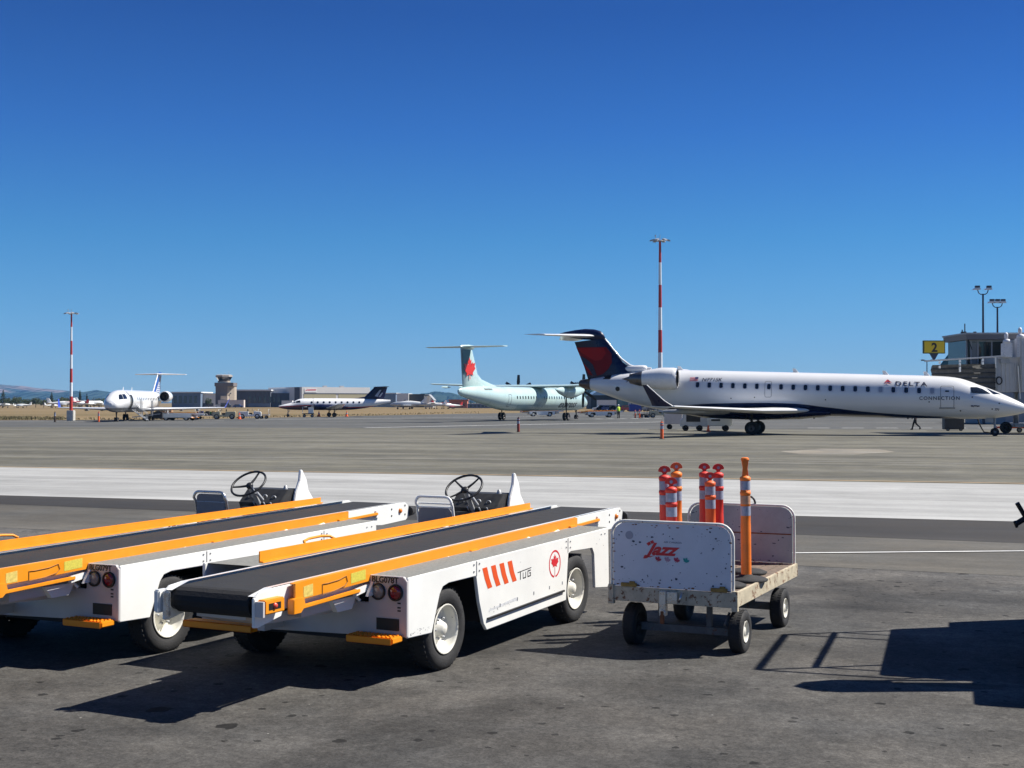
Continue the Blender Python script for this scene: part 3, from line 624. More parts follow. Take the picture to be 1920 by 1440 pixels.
for k in range(46):
    cx = rr9.uniform(-.36, .77) if k < 30 else rr9.choice([rr9.uniform(-.37, -.34), rr9.uniform(.75, .775)]); cy = rr9.uniform(.568, .585) if k < 18 else (rr9.uniform(1.115, 1.14) if k < 30 else rr9.uniform(.58, 1.05)); r = rr9.uniform(.004, .011)
    if k >= 18 and k < 30: cx = max(-.25, min(.66, cx))
    rs9.append([(cx + r * 1.6 * rr9.uniform(.6, 1.3) * math.cos(t * .9), cy + r * .7 * rr9.uniform(.6, 1.2) * math.sin(t * .9)) for t in range(7)])
flat('rust_spot', rs9, lambda u, v: (-.2149, .775 - u, v), RUST, P1)
rng_ = random.Random(3)
for k in range(95):
    cx, cy = rng_.uniform(-.33, .75), rng_.choice([rng_.uniform(.6, .66), rng_.uniform(.95, 1.08), rng_.uniform(.6, 1.12), rng_.uniform(.92, 1.04)])
    if -.08 < cx < .52 and .8 < cy < 1.01: continue
    r = rng_.uniform(.002, .011) * rng_.choice([.6, 1]); a0 = rng_.uniform(0, 6)
    ch.append([(cx + r * rng_.uniform(.5, 1.3) * math.cos(a0 + t * .9) * 1.3, cy + r * rng_.uniform(.5, 1.3) * math.sin(a0 + t * .9)) for t in range(7)])
flat('paint_chip', ch, fx, mat('chip_dark', (.05, .07, .11), .8), P1)
flat('round_mark', [circ(20, .038, -.20, 1.035)], fx, mat('round_mark_grey', (.34, .36, .42), .6), P1)
k = MB()
for y0 in (.05, .90): k.box(-.24, -.215, y0, y0 + .15, .567, .60); k.box(-.235, -.21, y0 + .02, y0 + .07, .59, .615)
k.build('hinge', mat('ochre_hinge', (.30, .19, .05), .8, var=.3, scale=20), CT, bev=.003, split=True)
for x in (.0, 1.5):
    wheel(CT, (x, .0 if x == 0 else .0, .193), .193, .125, .10, -1, hub=.5); wheel(CT, (x, 1.0, .193), .193, .125, .10, 1, hub=.5)
k = MB(); k.tube([(0, 0, .193), (0, 1, .193)], .022); k.tube([(1.5, 0, .193), (1.5, 1, .193)], .022); k.box(-.04, .04, .08, .92, .15, .215); k.box(1.46, 1.54, .08, .92, .17, .235)
for x in (0, 1.5):
    for y in (.28, .74): k.box(x - .025, x + .025, y - .022, y + .022, .2, .44)
k.tube([(-.05, .08, .36), (-.14, .1, .26)], .012); k.build('axle', mat('dusty_axle_grey', (.12, .12, .12), .7, var=.3, scale=12, dirt=(.16, .07, .03), dscale=14, damt=.1), CT, split=True)
k = MB(); k.box(-.30, -.235, .60, .66, .33, .55); k.box(-.275, -.24, .50, .60, .44, .545); k.lathe([(-.02, .03), (.02, .03)], (-.285, .63, .36), 'x', 12, cap=True); k.tube([(-.26, .46, .545), (-.30, .46, .5), (-.29, .48, .46)], .01); k.build('hitch', CHROME, CT, bev=.006)
k = MB(); k.box(-.31, -.29, .61, .65, .26, .38); k.build('hitch_hook', RUST, CT, bev=.006)
k = MB(); k.tube([(2.14, .47 + .055 * math.cos(t), 1.165 + .085 * math.sin(t)) for t in [i * math.pi / 10 for i in range(11)]], .011); k.build('lifting_loop', BLACK, CT)
k = MB(); k.box(2.128, 2.133, .80, .94, .98, 1.07); k.tube([(2.12, .94, 1.09), (2.12, .92, 1.07)], .012); k.build('data_plate', mat('dark_plate', (.03, .035, .05), .6, var=.3, scale=30), CT)
k = MB(); k.box(2.128, 2.132, .03, 1.12, .86, .872); k.build('weld_seam', RUST, CT)

# ------------------------------------------------------------------ delineator posts on the cart
CM = Matrix.Translation((2.05, 11.79, 0)) @ Matrix.Rotation(R(64.8), 4, 'Z')
def post(name, loc, h, m, label, group, tilt=(0, 0), handle='D', base=True, worn=False, hm=None, r=.052, bands=None):
    t = empty(name, loc, 0, label, 'delineator post', group); t.rotation_euler = (tilt[0], tilt[1], 0)
    bz = .0
    q = MB(); hb = h - .1
    prof = [(bz, r * 1.05), (hb - .46, r * 1.04), (hb - .44, r)]
    prof += [(hb - .172, r), (hb - .169, r * 1.08), (hb - .145, r * 1.1), (hb - .142, r)] + [(hb - .04, r), (hb - .035, r * 1.08), (hb - .01, r * 1.09), (hb, r * .85), (hb + .012, r * .45)]
    q.lathe(prof, (0, 0, 0), 'z', 24); q.build('tube', m, t)
    q = MB()
    if handle == 'D':
        q.prism([(.060 * math.cos(a), hb + .045 + .052 * math.sin(a)) for a in [R(x) for x in range(-5, 186, 19)]] + [(-.028, hb + .035), (-.016, hb + .02), (-.022, hb + .005), (.022, hb + .005), (.016, hb + .02), (.028, hb + .035)], 'y', -.011, .011)
        ho = q.build('grip', hm or m, t, bev=.003); q = MB(); q.lathe([(-.0125, .016), (-.0125, .001)], (0, 0, hb + .055), 'y', 12); q.lathe([(.0125, .016), (.0125, .001)], (0, 0, hb + .055), 'y', 12); q.build('grip_hole', REFL, ho)
    else:
        q.prism([(-.03, hb), (-.022, hb + .08), (-.032, hb + .15), (-.04, hb + .165), (.04, hb + .165), (.032, hb + .15), (.022, hb + .08), (.03, hb)], 'y', -.02, .02); q.lathe([(hb + .16, .04), (hb + .172, .042), (hb + .182, .034), (hb + .184, .001)], (0, 0, 0), 'z', 16)
        q.build('grip', hm or m, t, bev=.006)
    bb = bands or [(hb - .135, hb - .05, REFL), (hb - .275, hb - .185, REFL)]
    for a, c, bm_ in bb:
        q = MB(); q.lathe([(a, r * 1.02), (c, r * 1.02)], (0, 0, 0), 'z', 24); q.build('reflective_band', bm_, t)
    if base:
        q = MB(); q.lathe([(-.028, .20), (-.012, .205), (.004, .17), (.012, .075), (.03, .06), (.034, r)], (0, 0, 0), 'z', 8 if base == 8 else 28, smooth=base != 8); q.build('base', RUB, t)
    return t
def oncart(x, y, z=.585): return tuple(CM @ Vector((x, y, z)))
GRP = 'delineator posts stacked on the baggage cart'
for (x, y, h, m, hm, lb) in ((.50, .865, 1.09, RED, None, 'red post behind the shorter red one, in the bunch seen over the chipped cart panel'), (.40, .765, .985, RED, None, 'shorter all-red post in front of a red and an orange one on the cart'),
        (.80, .85, 1.11, ORG2, REDO, 'tall orange post with a red grip beside two red posts on the cart'), (1.60, .81, 1.07, RED, None, 'red post behind the short orange-red one, farther from the tall lone post'),
        (1.74, .70, 1.06, RED, None, 'red post behind the short orange-red one, on the side of the tall lone post'), (1.47, .70, .985, REDO, RED, 'short orange-red post with red grip in front of two red posts on the cart')):
    post('delineator_post', oncart(x, y, .555), h, m, lb, GRP, base=False, hm=hm, tilt=(R(random.uniform(-.6, .6)), R(random.uniform(-.8, .8))))
post('delineator_post', oncart(.69, .125, .585), 1.06, ORG2, 'tall bright orange delineator post with bottle-shaped grip standing alone on its rubber base', GRP, tilt=(0, R(-.5)), handle='T', base=True, r=.047,
     bands=[(.835, .92, REFL), (.70, .78, REFL2), (.59, .68, REFL)])
for (x, y, z, rz, lb) in ((.22, .20, .565, 0, 'loose black rubber post base lying at the front edge of the cart deck'), (1.22, .26, .565, 20, 'loose black rubber post base lying behind the tall orange post')):
    q = MB(); q.lathe([(-.008, .19), (.01, .20), (.028, .15), (.04, .07), (.045, .04), (.03, .035)], (0, 0, 0), 'z', 26, cap=True)
    o = q.build('rubber_base', RUB, None, loc=oncart(x, y, z)); tag(o, lb, 'rubber base', 'loose rubber bases on the cart')
DG = 'delineator posts standing on the apron'
def apost(px, py, h, lb, m=REDO, dark=False):
    x, y = G(px, py); t = post('delineator_post', (x, y, .03), h, m, lb, DG, base=8, r=.1, bands=[(h - .52, h - .32, REFL), (h - .26, h - .15, REFL)]); t.scale = (1, 1, 1); return t
apost(1241, 823.5, 1.12, 'orange delineator post with white top standing below the near winglet')
apost(972, 810.5, 1.15, 'dark red delineator post standing alone in front of the mint turboprop', mat('dark_red_post', (.25, .03, .02), .6))
apost(103, 791.5, 1.2, 'nearly black delineator post on the apron edge beside the shorter light mast', mat('dark_post', (.05, .03, .02), .6))
apost(185, 791.5, 1.2, 'orange delineator post in front of the wing of the nose-on jet')
for px, py, lb in ((1191, 784, 'orange post of the pair on the dashed line, on the hi-vis worker side'), (1199, 784, 'orange post of the pair on the dashed line, on the dark dollies side')): apost(px, py, 1.2, lb)

# ------------------------------------------------------------------ aircraft helpers
def interp(tab, x):
    if x <= tab[0][0]: return tab[0][1:]
    for a, b_ in zip(tab, tab[1:]):
        if x <= b_[0]:
            t = (x - a[0]) / (b_[0] - a[0]); return tuple(p + (q - p) * t for p, q in zip(a[1:], b_[1:]))
    return tab[-1][1:]
def smooth_tab(tab, n=4):
    out = []
    for i in range(len(tab) - 1):
        p0 = tab[max(0, i - 1)]; p1 = tab[i]; p2 = tab[i + 1]; p3 = tab[min(len(tab) - 1, i + 2)]
        for k in range(n):
            t = k / n; row = [p1[0] + (p2[0] - p1[0]) * t]
            for j in range(1, len(p1)):
                m1 = (p2[j] - p0[j]) / max(1e-6, p2[0] - p0[0]) * (p2[0] - p1[0]); m2 = (p3[j] - p1[j]) / max(1e-6, p3[0] - p1[0]) * (p2[0] - p1[0])
                row.append((2 * t**3 - 3 * t**2 + 1) * p1[j] + (t**3 - 2 * t**2 + t) * m1 + (-2 * t**3 + 3 * t**2) * p2[j] + (t**3 - t**2) * m2)
            out.append(tuple(row))
    out.append(tab[-1]); return out
def fuselage(parent, tab, m, name='fuselage', n=40):
    """tab rows: x, zbottom, ztop, half width"""
    tab = smooth_tab(tab); rs = []
    for x, zb, zt, ry in tab:
        zc, rz = (zb + zt) / 2, (zt - zb) / 2
        rs.append([Vector((x, ry * math.cos(2 * math.pi * k / n), zc + rz * math.sin(2 * math.pi * k / n))) for k in range(n)])
    q = MB(); q.rings(rs); o = q.build(name, m, parent)
    def surf(x, z, side=-1, off=.012):
        zb, zt, ry = interp(tab, x); zc, rz = (zb + zt) / 2, max(.01, (zt - zb) / 2 + off)
        s_ = max(-.999, min(.999, (z - zc) / rz)); return (x, side * (ry + off) * math.sqrt(1 - s_ * s_), z)
    return o, surf
def livery(name, base, low, zline, rough=.28, band=None):
    """paint scheme: colour `low` below a sweeping line given as (x, z) points along the hull"""
    m = bpy.data.materials.new(name); m.use_nodes = True; nt = m.node_tree; b = nt.nodes['Principled BSDF']; b.inputs['Roughness'].default_value = rough; b.inputs['Coat Weight'].default_value = .5; b.inputs['Coat Roughness'].default_value = .08
    tc = nt.nodes.new('ShaderNodeTexCoord'); sp = nt.nodes.new('ShaderNodeSeparateXYZ'); nt.links.new(tc.outputs['Object'], sp.inputs[0])
    x0, x1 = zline[0][0], zline[-1][0]; z0 = min(z for _, z in zline) - .1; z1 = max(z for _, z in zline) + .1
    r = nt.nodes.new('ShaderNodeMapRange'); r.inputs[1].default_value = x0; r.inputs[2].default_value = x1; nt.links.new(sp.outputs[0], r.inputs[0])
    cv = nt.nodes.new('ShaderNodeFloatCurve'); c = cv.mapping.curves[0]
    pts = [((x - x0) / (x1 - x0), (z - z0) / (z1 - z0)) for x, z in zline]
    c.points[0].location = pts[0]; c.points[1].location = pts[-1]
    for p in pts[1:-1]: c.points.new(*p)
    cv.mapping.update(); nt.links.new(r.outputs[0], cv.inputs[1])
    r2 = nt.nodes.new('ShaderNodeMapRange'); r2.inputs[3].default_value = z0; r2.inputs[4].default_value = z1; nt.links.new(cv.outputs[0], r2.inputs[0])
    d = nt.nodes.new('ShaderNodeMath'); d.operation = 'SUBTRACT'; nt.links.new(sp.outputs[2], d.inputs[0]); nt.links.new(r2.outputs[0], d.inputs[1])
    g = nt.nodes.new('ShaderNodeMath'); g.operation = 'GREATER_THAN'; g.inputs[1].default_value = 0; nt.links.new(d.outputs[0], g.inputs[0])
    n = nt.nodes.new('ShaderNodeTexNoise'); n.inputs['Scale'].default_value = .8; n.inputs['Detail'].default_value = 5; nt.links.new(tc.outputs['Object'], n.inputs['Vector'])
    rr = nt.nodes.new('ShaderNodeMapRange'); rr.inputs[3].default_value = .92; rr.inputs[4].default_value = 1.05; nt.links.new(n.outputs[0], rr.inputs[0])
    mx = nt.nodes.new('ShaderNodeMix'); mx.data_type = 'RGBA'; nt.links.new(g.outputs[0], mx.inputs[0]); mx.inputs[6].default_value = (*low, 1); mx.inputs[7].default_value = (*base, 1)
    src = mx.outputs[2]
    if band:
        g2 = nt.nodes.new('ShaderNodeMath'); g2.operation = 'COMPARE'; g2.inputs[1].default_value = band[1] / 2; g2.inputs[2].default_value = band[1] / 2; nt.links.new(d.outputs[0], g2.inputs[0])
        m2 = nt.nodes.new('ShaderNodeMix'); m2.data_type = 'RGBA'; nt.links.new(g2.outputs[0], m2.inputs[0]); nt.links.new(src, m2.inputs[6]); m2.inputs[7].default_value = (*band[0], 1); src = m2.outputs[2]
    m3 = nt.nodes.new('ShaderNodeMix'); m3.data_type = 'RGBA'; m3.blend_type = 'MULTIPLY'; m3.inputs[0].default_value = 1; nt.links.new(src, m3.inputs[6]); nt.links.new(rr.outputs[0], m3.inputs[7])
    nt.links.new(m3.outputs[2], b.inputs['Base Color']); return m
def gear(parent, x, y, r, ztop, dual=.3, name='landing_gear', lean=0, m=CHROME):
    g = MB(); g.tube([(x + lean, y, ztop), (x, y, r)], [.09, .06], 10); g.tube([(x, y - dual / 2 - .1, r), (x, y + dual / 2 + .1, r)], .05, 8); g.tube([(x - .5, y, ztop), (x - .03, y, r + .45)], .035, 6); g.tube([(x + .02, y, r + .5), (x + .14, y, r + .3), (x + .02, y, r + .08)], .025, 6)
    o = g.build(name, m, parent)
    for s_ in (-1, 1): wheel(o, (x, y + s_ * dual / 2, r), r, r * .42, r * .5, s_, ENG, tread=False, n=28)
    return o
def nacelle(parent, x0, x1, y, z, r, m, exh=True):
    L = x0 - x1; q = MB(); q.lathe([(x0 - .05, r * .80), (x0, r * .87), (x0 - .03, r * .93), (x0 - L * .12, r), (x0 - L * .45, r * 1.02), (x0 - L * .8, r * .84), (x1, r * .72)], (0, y, z), 'x', 36); o = q.build('engine_nacelle', m, parent)
    q = MB(); q.lathe([(x0 - .05, r * .80), (x0, r * .87), (x0 - .03, r * .935)], (0, y, z), 'x', 36); q.build('inlet_lip', CHROME, o)
    q = MB(); q.lathe([(x0 - .05, r * .80), (x0 - .5, r * .74), (x0 - .55, .15), (x0 - .3, .001)], (0, y, z), 'x', 32)
    for k in range(22):
        a = 2 * math.pi * k / 22; c, s_ = math.cos(a), math.sin(a); q.add([(x0 - .50, y + c * .14, z + s_ * .14), (x0 - .44, y + c * r * .74, z + s_ * r * .74), (x0 - .50, y + math.cos(a + .14) * r * .74, z + math.sin(a + .14) * r * .74)], [(0, 1, 2)])
    q.build('fan', mat('fan_dark', (.035, .032, .03), .35, metal=.7, var=.3, scale=9), o)
    q = MB(); q.lathe([(x1 + .1, r * .70), (x1 - L * .1, r * .66), (x1 - L * .38, r * .42), (x1 - L * .39, r * .34), (x1 - L * .3, r * .26), (x1 - L * .36, r * .26), (x1 - L * .62, .01)], (0, y, z), 'x', 30); q.build('exhaust_nozzle', ENG, o)
    return o

# ------------------------------------------------------------------ large white jet with red and navy tail
JP = empty('regional_jet', (17.2, 93, 0), R(-18), 'long white twin-engine jet with red and navy tail and DELTA CONNECTION lettering', 'airplane')
tab = [(-12.76, 3.50, 3.86, .12), (-12.7, 3.44, 3.90, .20), (-11.6, 3.10, 4.08, .50), (-9.6, 2.42, 4.40, .98), (-7.4, 1.86, 4.58, 1.30), (-4.5, 1.42, 4.60, 1.45), (-1, 1.42, 4.50, 1.46), (4, 1.32, 4.35, 1.46), (9, 1.22, 4.19, 1.46), (12.4, 1.17, 4.07, 1.44), (13.9, 1.14, 3.90, 1.36), (15.2, 1.15, 3.42, 1.2), (16.2, 1.22, 3.02, 1.0), (17.2, 1.38, 2.55, .70), (17.9, 1.55, 2.18, .36), (18.2, 1.72, 1.96, .1)]
hull = livery('jet_livery', (.76, .76, .75), (.008, .014, .055), [(-6.5, 1.3), (-4.8, 2.05), (-1, 2.22), (2.5, 2.2), (5, 1.95), (8, 1.60), (11, 1.38), (13.4, 1.24), (14.2, .9)])
F, sf = fuselage(JP, tab, hull)
q = MB(); rs = []
for x, zb, zt_, ry in [(-12.85, 3.56, 3.80, .1), (-12.72, 3.42, 3.92, .22), (-12.0, 3.20, 4.02, .42), (-11.95, 3.18, 4.03, .43)]:
    rs.append([Vector((x, (ry + .02) * math.cos(2 * math.pi * k / 28), (zb + zt_) / 2 + ((zt_ - zb) / 2 + .02) * math.sin(2 * math.pi * k / 28))) for k in range(28)])
q.rings(rs); q.build('tail_cone', TAILC, JP)
wp = [(-3.77 + .835 * k, 3.52 - .0248 * k) for k in range(20)]
for k, (x, z) in enumerate(wp):
    if k in (15, 19): mm = mat('window_shade_down', (.32, .34, .40), .4)
    else: mm = GLASS
    fr = flat('window', [rrect(x - .20, x + .20, z - .27, z + .27, .12)], lambda u, v: sf(u, v, -1, .012), AIRW if False else mat('window_surround', (.62, .63, .66), .35), F, .25)
    flat('pane', [rrect(x - .125, x + .125, z - .19, z + .19, .09)], lambda u, v: sf(u, v, -1, .022), mm, fr, .2)
def frame(x0, x1, z0, z1, w_, m, nm, r=.12, parent=F, side=-1, surf=None):
    o_ = rrect(x0, x1, z0, z1, r); i_ = rrect(x0 + w_, x1 - w_, z0 + w_, z1 - w_, max(.02, r - w_)); n_ = len(o_)
    return flat(nm, [[o_[k], o_[(k + 1) % n_], i_[(k + 1) % n_], i_[k]] for k in range(n_)], lambda u, v: (surf or sf)(u, v, side, .02), m, parent, .3)
SEAM = mat('door_seam', (.22, .23, .25), .5)
frame(12.62, 13.50, 1.86, 3.38, .035, SEAM, 'door'); frame(.95, 1.43, 2.62, 3.76, .03, SEAM, 'exit_door')
flat('door_sill', [[(12.55, 1.83), (13.56, 1.83), (13.56, 1.93), (12.55, 1.93)]], lambda u, v: sf(u, v, -1, .028), GREYM, F, .3)
flat('pane', [rrect(12.93, 13.18, 2.97, 3.07, .04)], lambda u, v: sf(u, v, -1, .03), GLASS, F, .2)
SP = lambda px, py: (px, py)
for pl in ([(14.55, 3.30), (14.60, 2.90), (15.82, 2.86), (15.30, 3.18), (14.95, 3.30)], [(15.55, 3.24), (15.98, 3.03), (16.50, 2.80), (16.05, 2.82), (15.96, 2.86)]):
    flat('cockpit_window', [pl], lambda u, v: sf(u, v, -1, .02), GLASS, F, .2)
flat('cockpit_window', [[(15.62, 3.28), (16.02, 3.10), (16.45, 2.86), (16.08, 2.9)]], lambda u, v: sf(u, v, 1, .02), GLASS, F, .2)
TX = mat('navy_lettering', (.012, .016, .05), .4)
text('lettering', 'DELTA', .42, lambda u, v: sf(9.70 + u, 3.42 + v - .034 * u, -1, .02), TX, F, sx=1.38, space=1.28, maxlen=.3, bold=.007)
text('lettering', 'CONNECTION', .33, lambda u, v: sf(11.26 + u, 2.44 + v - .0 * u, -1, .02), TX, F, sx=1.02, space=1.22, maxlen=.3, bold=.004)
text('lettering', 'N771SK', .36, lambda u, v: sf(-3.50 + u, 3.76 + v, -1, .02), TX, F, shear=.25, sx=1.08, maxlen=.3, bold=.003, space=1.1)
text('lettering', '771', .2, lambda u, v: sf(16.05 + u, 1.72 + v, -1, .02), TX, F, shear=.2, maxlen=.3, bold=.005)
text('lettering', 'SkyWest', .15, lambda u, v: sf(14.55 + u, 1.98 + v, -1, .02), TX, F, shear=.2, maxlen=.3, bold=.006)
flat('emblem', [[(8.98, 3.60), (9.19, 3.86), (9.19, 3.68)]], lambda u, v: sf(u, v, -1, .02), mat('emblem_red', (.55, .02, .03), .4), F, .2)
flat('emblem', [[(9.21, 3.86), (9.50, 3.60), (9.21, 3.68)], [(8.93, 3.50), (9.20, 3.62), (9.50, 3.50), (9.20, 3.56)]], lambda u, v: sf(u, v, -1, .02), mat('emblem_dark_red', (.38, .012, .02), .4), F, .2)
flat('flag', [[(-4.35, 3.80 + .058 * k), (-3.75, 3.80 + .058 * k), (-3.75, 3.83 + .058 * k), (-4.35, 3.83 + .058 * k)] for k in range(5)], lambda u, v: sf(u, v, -1, .02), mat('flag_red', (.6, .12, .16), .5), F, .3)
flat('flag', [[(-3.98, 3.95), (-3.75, 3.95), (-3.75, 4.08), (-3.98, 4.08)]], lambda u, v: sf(u, v, -1, .024), mat('flag_blue', (.05, .05, .16), .5), F, .3)
for x, z in ((-1.4, 2.55), (.25, 2.62), (5.1, 2.45), (11.9, 2.3), (13.9, 1.7), (15.9, 1.82), (14.65, 2.62), (16.35, 2.2)):
    flat('port', [circ(12, .045, x, z)], lambda u, v: sf(u, v, -1, .02), INK, F)
flat('port', [circ(18, .17, -9.7, 3.25)], lambda u, v: sf(u, v, -1, .02), INK, F, .2)
flat('seam', [[(-10.9, 3.98), (-10.3, 3.98), (-10.3, 4.28), (-10.9, 4.2)]], lambda u, v: sf(u, v, -1, .02), INK, F, .3)
flat('chevron', [[(-9.1, 3.75), (-8.55, 4.05), (-9.0, 4.42), (-8.9, 4.42), (-8.40, 4.05), (-9.0, 3.72)]], lambda u, v: sf(u, v, -1, .02), mat('chevron_grey', (.25, .27, .3), .5), F, .3)
# fin
STF = [((-8.6, 0, 4.5), (-12.15, 0, 3.95), .42), ((-9.55, 0, 5.25), (-12.45, 0, 4.9), .38), ((-10.25, 0, 6.15), (-12.85, 0, 5.9), .32), ((-10.85, 0, 7.0), (-13.2, 0, 6.75), .26)]
q = MB(); q.blade(STF, (0, 1, 0)); FN = q.build('fin', NAVY, JP)
def ff(x, z, off=.012):
    zz = [(s_[0][2] + s_[1][2]) / 2 for s_ in STF]; row = [(zz[i], STF[i][0][0], STF[i][1][0], STF[i][2]) for i in range(4)]
    le, te, th = interp(row, z); u = max(0, min(1, (x - le) / (te - le))); f_ = interp([(0, 0), (.03, .4), (.12, .8), (.3, 1), (.6, .7), (1, .05)], u)[0]
    f_ = interp([(0, 0), (.03, .4), (.12, .8), (.3, 1), (.6, 1), (1, .05)], u)[0] if False else f_
    return (x, -th / 2 * max(f_, .06) - off, z)
def ffs(x, z, off=.02):
    y = ff(x, z, off)[1]; return (x, y - .02, z)
flat('tail_emblem', [[(-13.05, 6.35), (-10.75, 6.35), (-10.35, 5.85), (-10.3, 5.2), (-10.55, 4.75), (-11.0, 4.35), (-11.55, 4.22), (-12.1, 4.3), (-12.5, 5.1)]], ffs, REDD2, FN, .35)
flat('tail_emblem', [[(-12.92, 6.1), (-12.4, 5.35), (-11.95, 4.9), (-11.75, 4.45), (-12.1, 4.45), (-12.6, 5.3)]], lambda u, v: ffs(u, v, .03), REDD, FN, .35)
flat('tail_emblem', [[(-12.98, 6.3), (-10.95, 6.3), (-10.75, 5.9), (-11.1, 5.4), (-11.6, 5.35), (-12.1, 5.6), (-12.7, 6.0)]], lambda u, v: ffs(u, v, .03), REDD, FN, .35)
flat('tail_emblem', [[(-12.75, 5.75), (-12.2, 5.45), (-11.75, 5.05), (-11.45, 4.25), (-11.75, 4.25), (-12.1, 4.75), (-12.55, 5.25)]], lambda u, v: ffs(u, v, .04), NAVY, FN, .35)
q = MB(); q.tube([(-7.4, 0, 4.72), (-8.5, 0, 4.80), (-9.0, 0, 4.95), (-9.65, 0, 5.48), (-10.3, 0, 6.25), (-10.85, 0, 6.95), (-11.0, 0, 7.1)], [.09, .13, .11, .07, .055, .045, .03], 10); q.build('leading_edge', AIRW, FN)
q = MB(); q.lathe([(-9.4, .1), (-9.1, .25), (-8.0, .27), (-7.75, .22), (-7.7, .12)], (0, 0, 4.72), 'x', 16, cap=True); q.build('dorsal_inlet', AIRW, JP)
q = MB(); rs = []
for x, zc, rz, ry in ((-14.5, 7.33, .03, .03), (-14.0, 7.36, .14, .13), (-13.2, 7.33, .31, .25), (-12.4, 7.32, .40, .29), (-11.7, 7.28, .40, .27), (-11.2, 7.2, .34, .22), (-10.95, 7.08, .2, .12), (-10.85, 7.0, .04, .04)):
    rs.append([Vector((x, ry * math.cos(2 * math.pi * k / 24), zc + rz * math.sin(2 * math.pi * k / 24))) for k in range(24)])
q.rings(rs); q.build('tail_bullet', NAVY, JP)
for s_ in (-1, 1):
    q = MB(); q.blade([((-11.5, s_ * .1, 7.18), (-14.3, s_ * .1, 7.25), .28), ((-14.1, s_ * 4.6, 7.1), (-15.7, s_ * 4.6, 7.14), .12)], (0, 0, 1)); q.build('tailplane', AIRW, JP)
q = MB(); q.blade([((4.0, -1.2, 1.72), (-2.4, -1.2, 1.62), .50), ((1.2, -4.6, 1.72), (-2.6, -4.6, 1.72), .32), ((-3.3, -12.3, 2.02), (-4.95, -12.3, 2.02), .14)], (0, 0, 1)); WG = q.build('wing', AIRW, JP)
q = MB(); q.blade([((4.0, 1.2, 1.72), (-2.4, 1.2, 1.62), .50), ((1.2, 4.6, 1.72), (-2.6, 4.6, 1.72), .40), ((-3.3, 12.3, 2.02), (-4.95, 12.3, 2.02), .14)], (0, 0, 1)); q.build('wing', AIRW, JP)
for s_ in (-1, 1):
    q = MB(); q.blade([((-3.4, s_ * 12.28, 2.0), (-4.75, s_ * 12.28, 2.02), .12), ((-3.95, s_ * 12.5, 2.35), (-4.85, s_ * 12.5, 2.4), .10), ((-5.0, s_ * 12.85, 3.35), (-5.28, s_ * 12.85, 3.38), .05)], (0, 1, 0)); wl = q.build('winglet', NAVY, JP)
    q = MB(); q.tube([(-3.4, s_ * 12.28, 2.0), (-3.93, s_ * 12.5, 2.36), (-4.98, s_ * 12.85, 3.36)], .03, 6); q.build('leading_edge', AIRW, wl)
    for yy in (3.6, 6.0, 8.6):
        q = MB(); q.lathe([(-4.6, .02), (-4.2, .13), (-3.0, .17), (-2.0, .12), (-1.6, .02)], (.45 - (yy - 3.6) * .17, s_ * yy, 1.48 + yy * .02), 'x', 12); q.build('flap_fairing', GREYM, JP)
q = MB(); rs = []
for x, a, b2, ry in ((-5.2, 1.45, 1.7, .8), (-3.5, 1.15, 1.9, 1.25), (0, 1.02, 2.0, 1.4), (3.2, 1.08, 2.0, 1.35), (5.4, 1.3, 1.8, .9)):
    rs.append([Vector((x, ry * math.cos(2 * math.pi * k / 24), (a + b2) / 2 + (b2 - a) / 2 * math.sin(2 * math.pi * k / 24))) for k in range(24)])
q.rings(rs); q.build('belly_fairing', NAVY, JP)
for s_ in (-1, 1):
    nacelle(JP, -5.0, -7.5, s_ * 2.4, 3.95, .78, AIRW)
    q = MB(); q.blade([((-5.6, s_ * 1.2, 3.92), (-8.2, s_ * 1.0, 3.9), .3), ((-5.7, s_ * 1.8, 3.95), (-7.6, s_ * 1.8, 3.95), .24)], (0, 0, 1)); q.build('pylon', AIRW, JP)
gear(JP, .1, -1.75, .47, 1.5, .42, m=DARK); gear(JP, .1, 1.75, .47, 1.5, .42, m=DARK)
gear(JP, 16.1, 0, .28, 1.3, .3, name='nose_gear', m=GREYM)
q = MB(); q.box(15.5, 16.0, -.25, -.22, .92, 1.25); q.box(15.5, 16.0, .22, .25, .92, 1.25); q.build('gear_door', GREYM, JP)
for x, z in ((-5.0, 4.62), (3.2, 4.38), (9.3, 4.18), (12.0, 4.10)):
    q = MB(); q.blade([((x, 0, z - .05), (x - .42, 0, z - .05), .05), ((x - .28, 0, z + .28), (x - .48, 0, z + .28), .03)], (0, 1, 0)); q.build('antenna', AIRW, JP)
for x in (10.5, 4.2):
    q = MB(); q.lathe([(0, .05), (.1, .05), (.13, .01)], (x, 0, 1.28 - .16 + (.0)), 'z', 8); q.build('antenna', INK, JP)

# ------------------------------------------------------------------ mint turboprop
TP = empty('mint_turboprop', (2.73, 167.5, 0), R(63), 'mint green high-wing turboprop with a red maple leaf tail seen from behind', 'airplane')
tab = [(-19.6, 3.35, 3.75, .12), (-19.2, 3.1, 3.95, .3), (-16.5, 2.55, 4.15, .7), (-13, 1.95, 4.2, 1.12), (-10, 1.45, 4.22, 1.4), (-7, 1.25, 4.22, 1.47), (8, 1.2, 4.2, 1.47), (11.5, 1.2, 4.1, 1.42), (13.5, 1.25, 3.7, 1.22), (15, 1.4, 3.2, .9), (16.2, 1.7, 2.7, .45), (16.6, 1.95, 2.4, .1)]
TF, st_ = fuselage(TP, tab, AIRT)
for g0 in [-7.4 + .76 * k for k in range(8)] + [0.2 + .76 * k for k in range(14)]:
    flat('window', [rrect(g0 - .12, g0 + .12, 2.72, 3.08, .08)], lambda u, v: st_(u, v, -1, .02), GLASS, TF, .25)
frame(-9.6, -8.9, 1.75, 3.3, .05, SEAM, 'door', parent=TF, surf=st_)
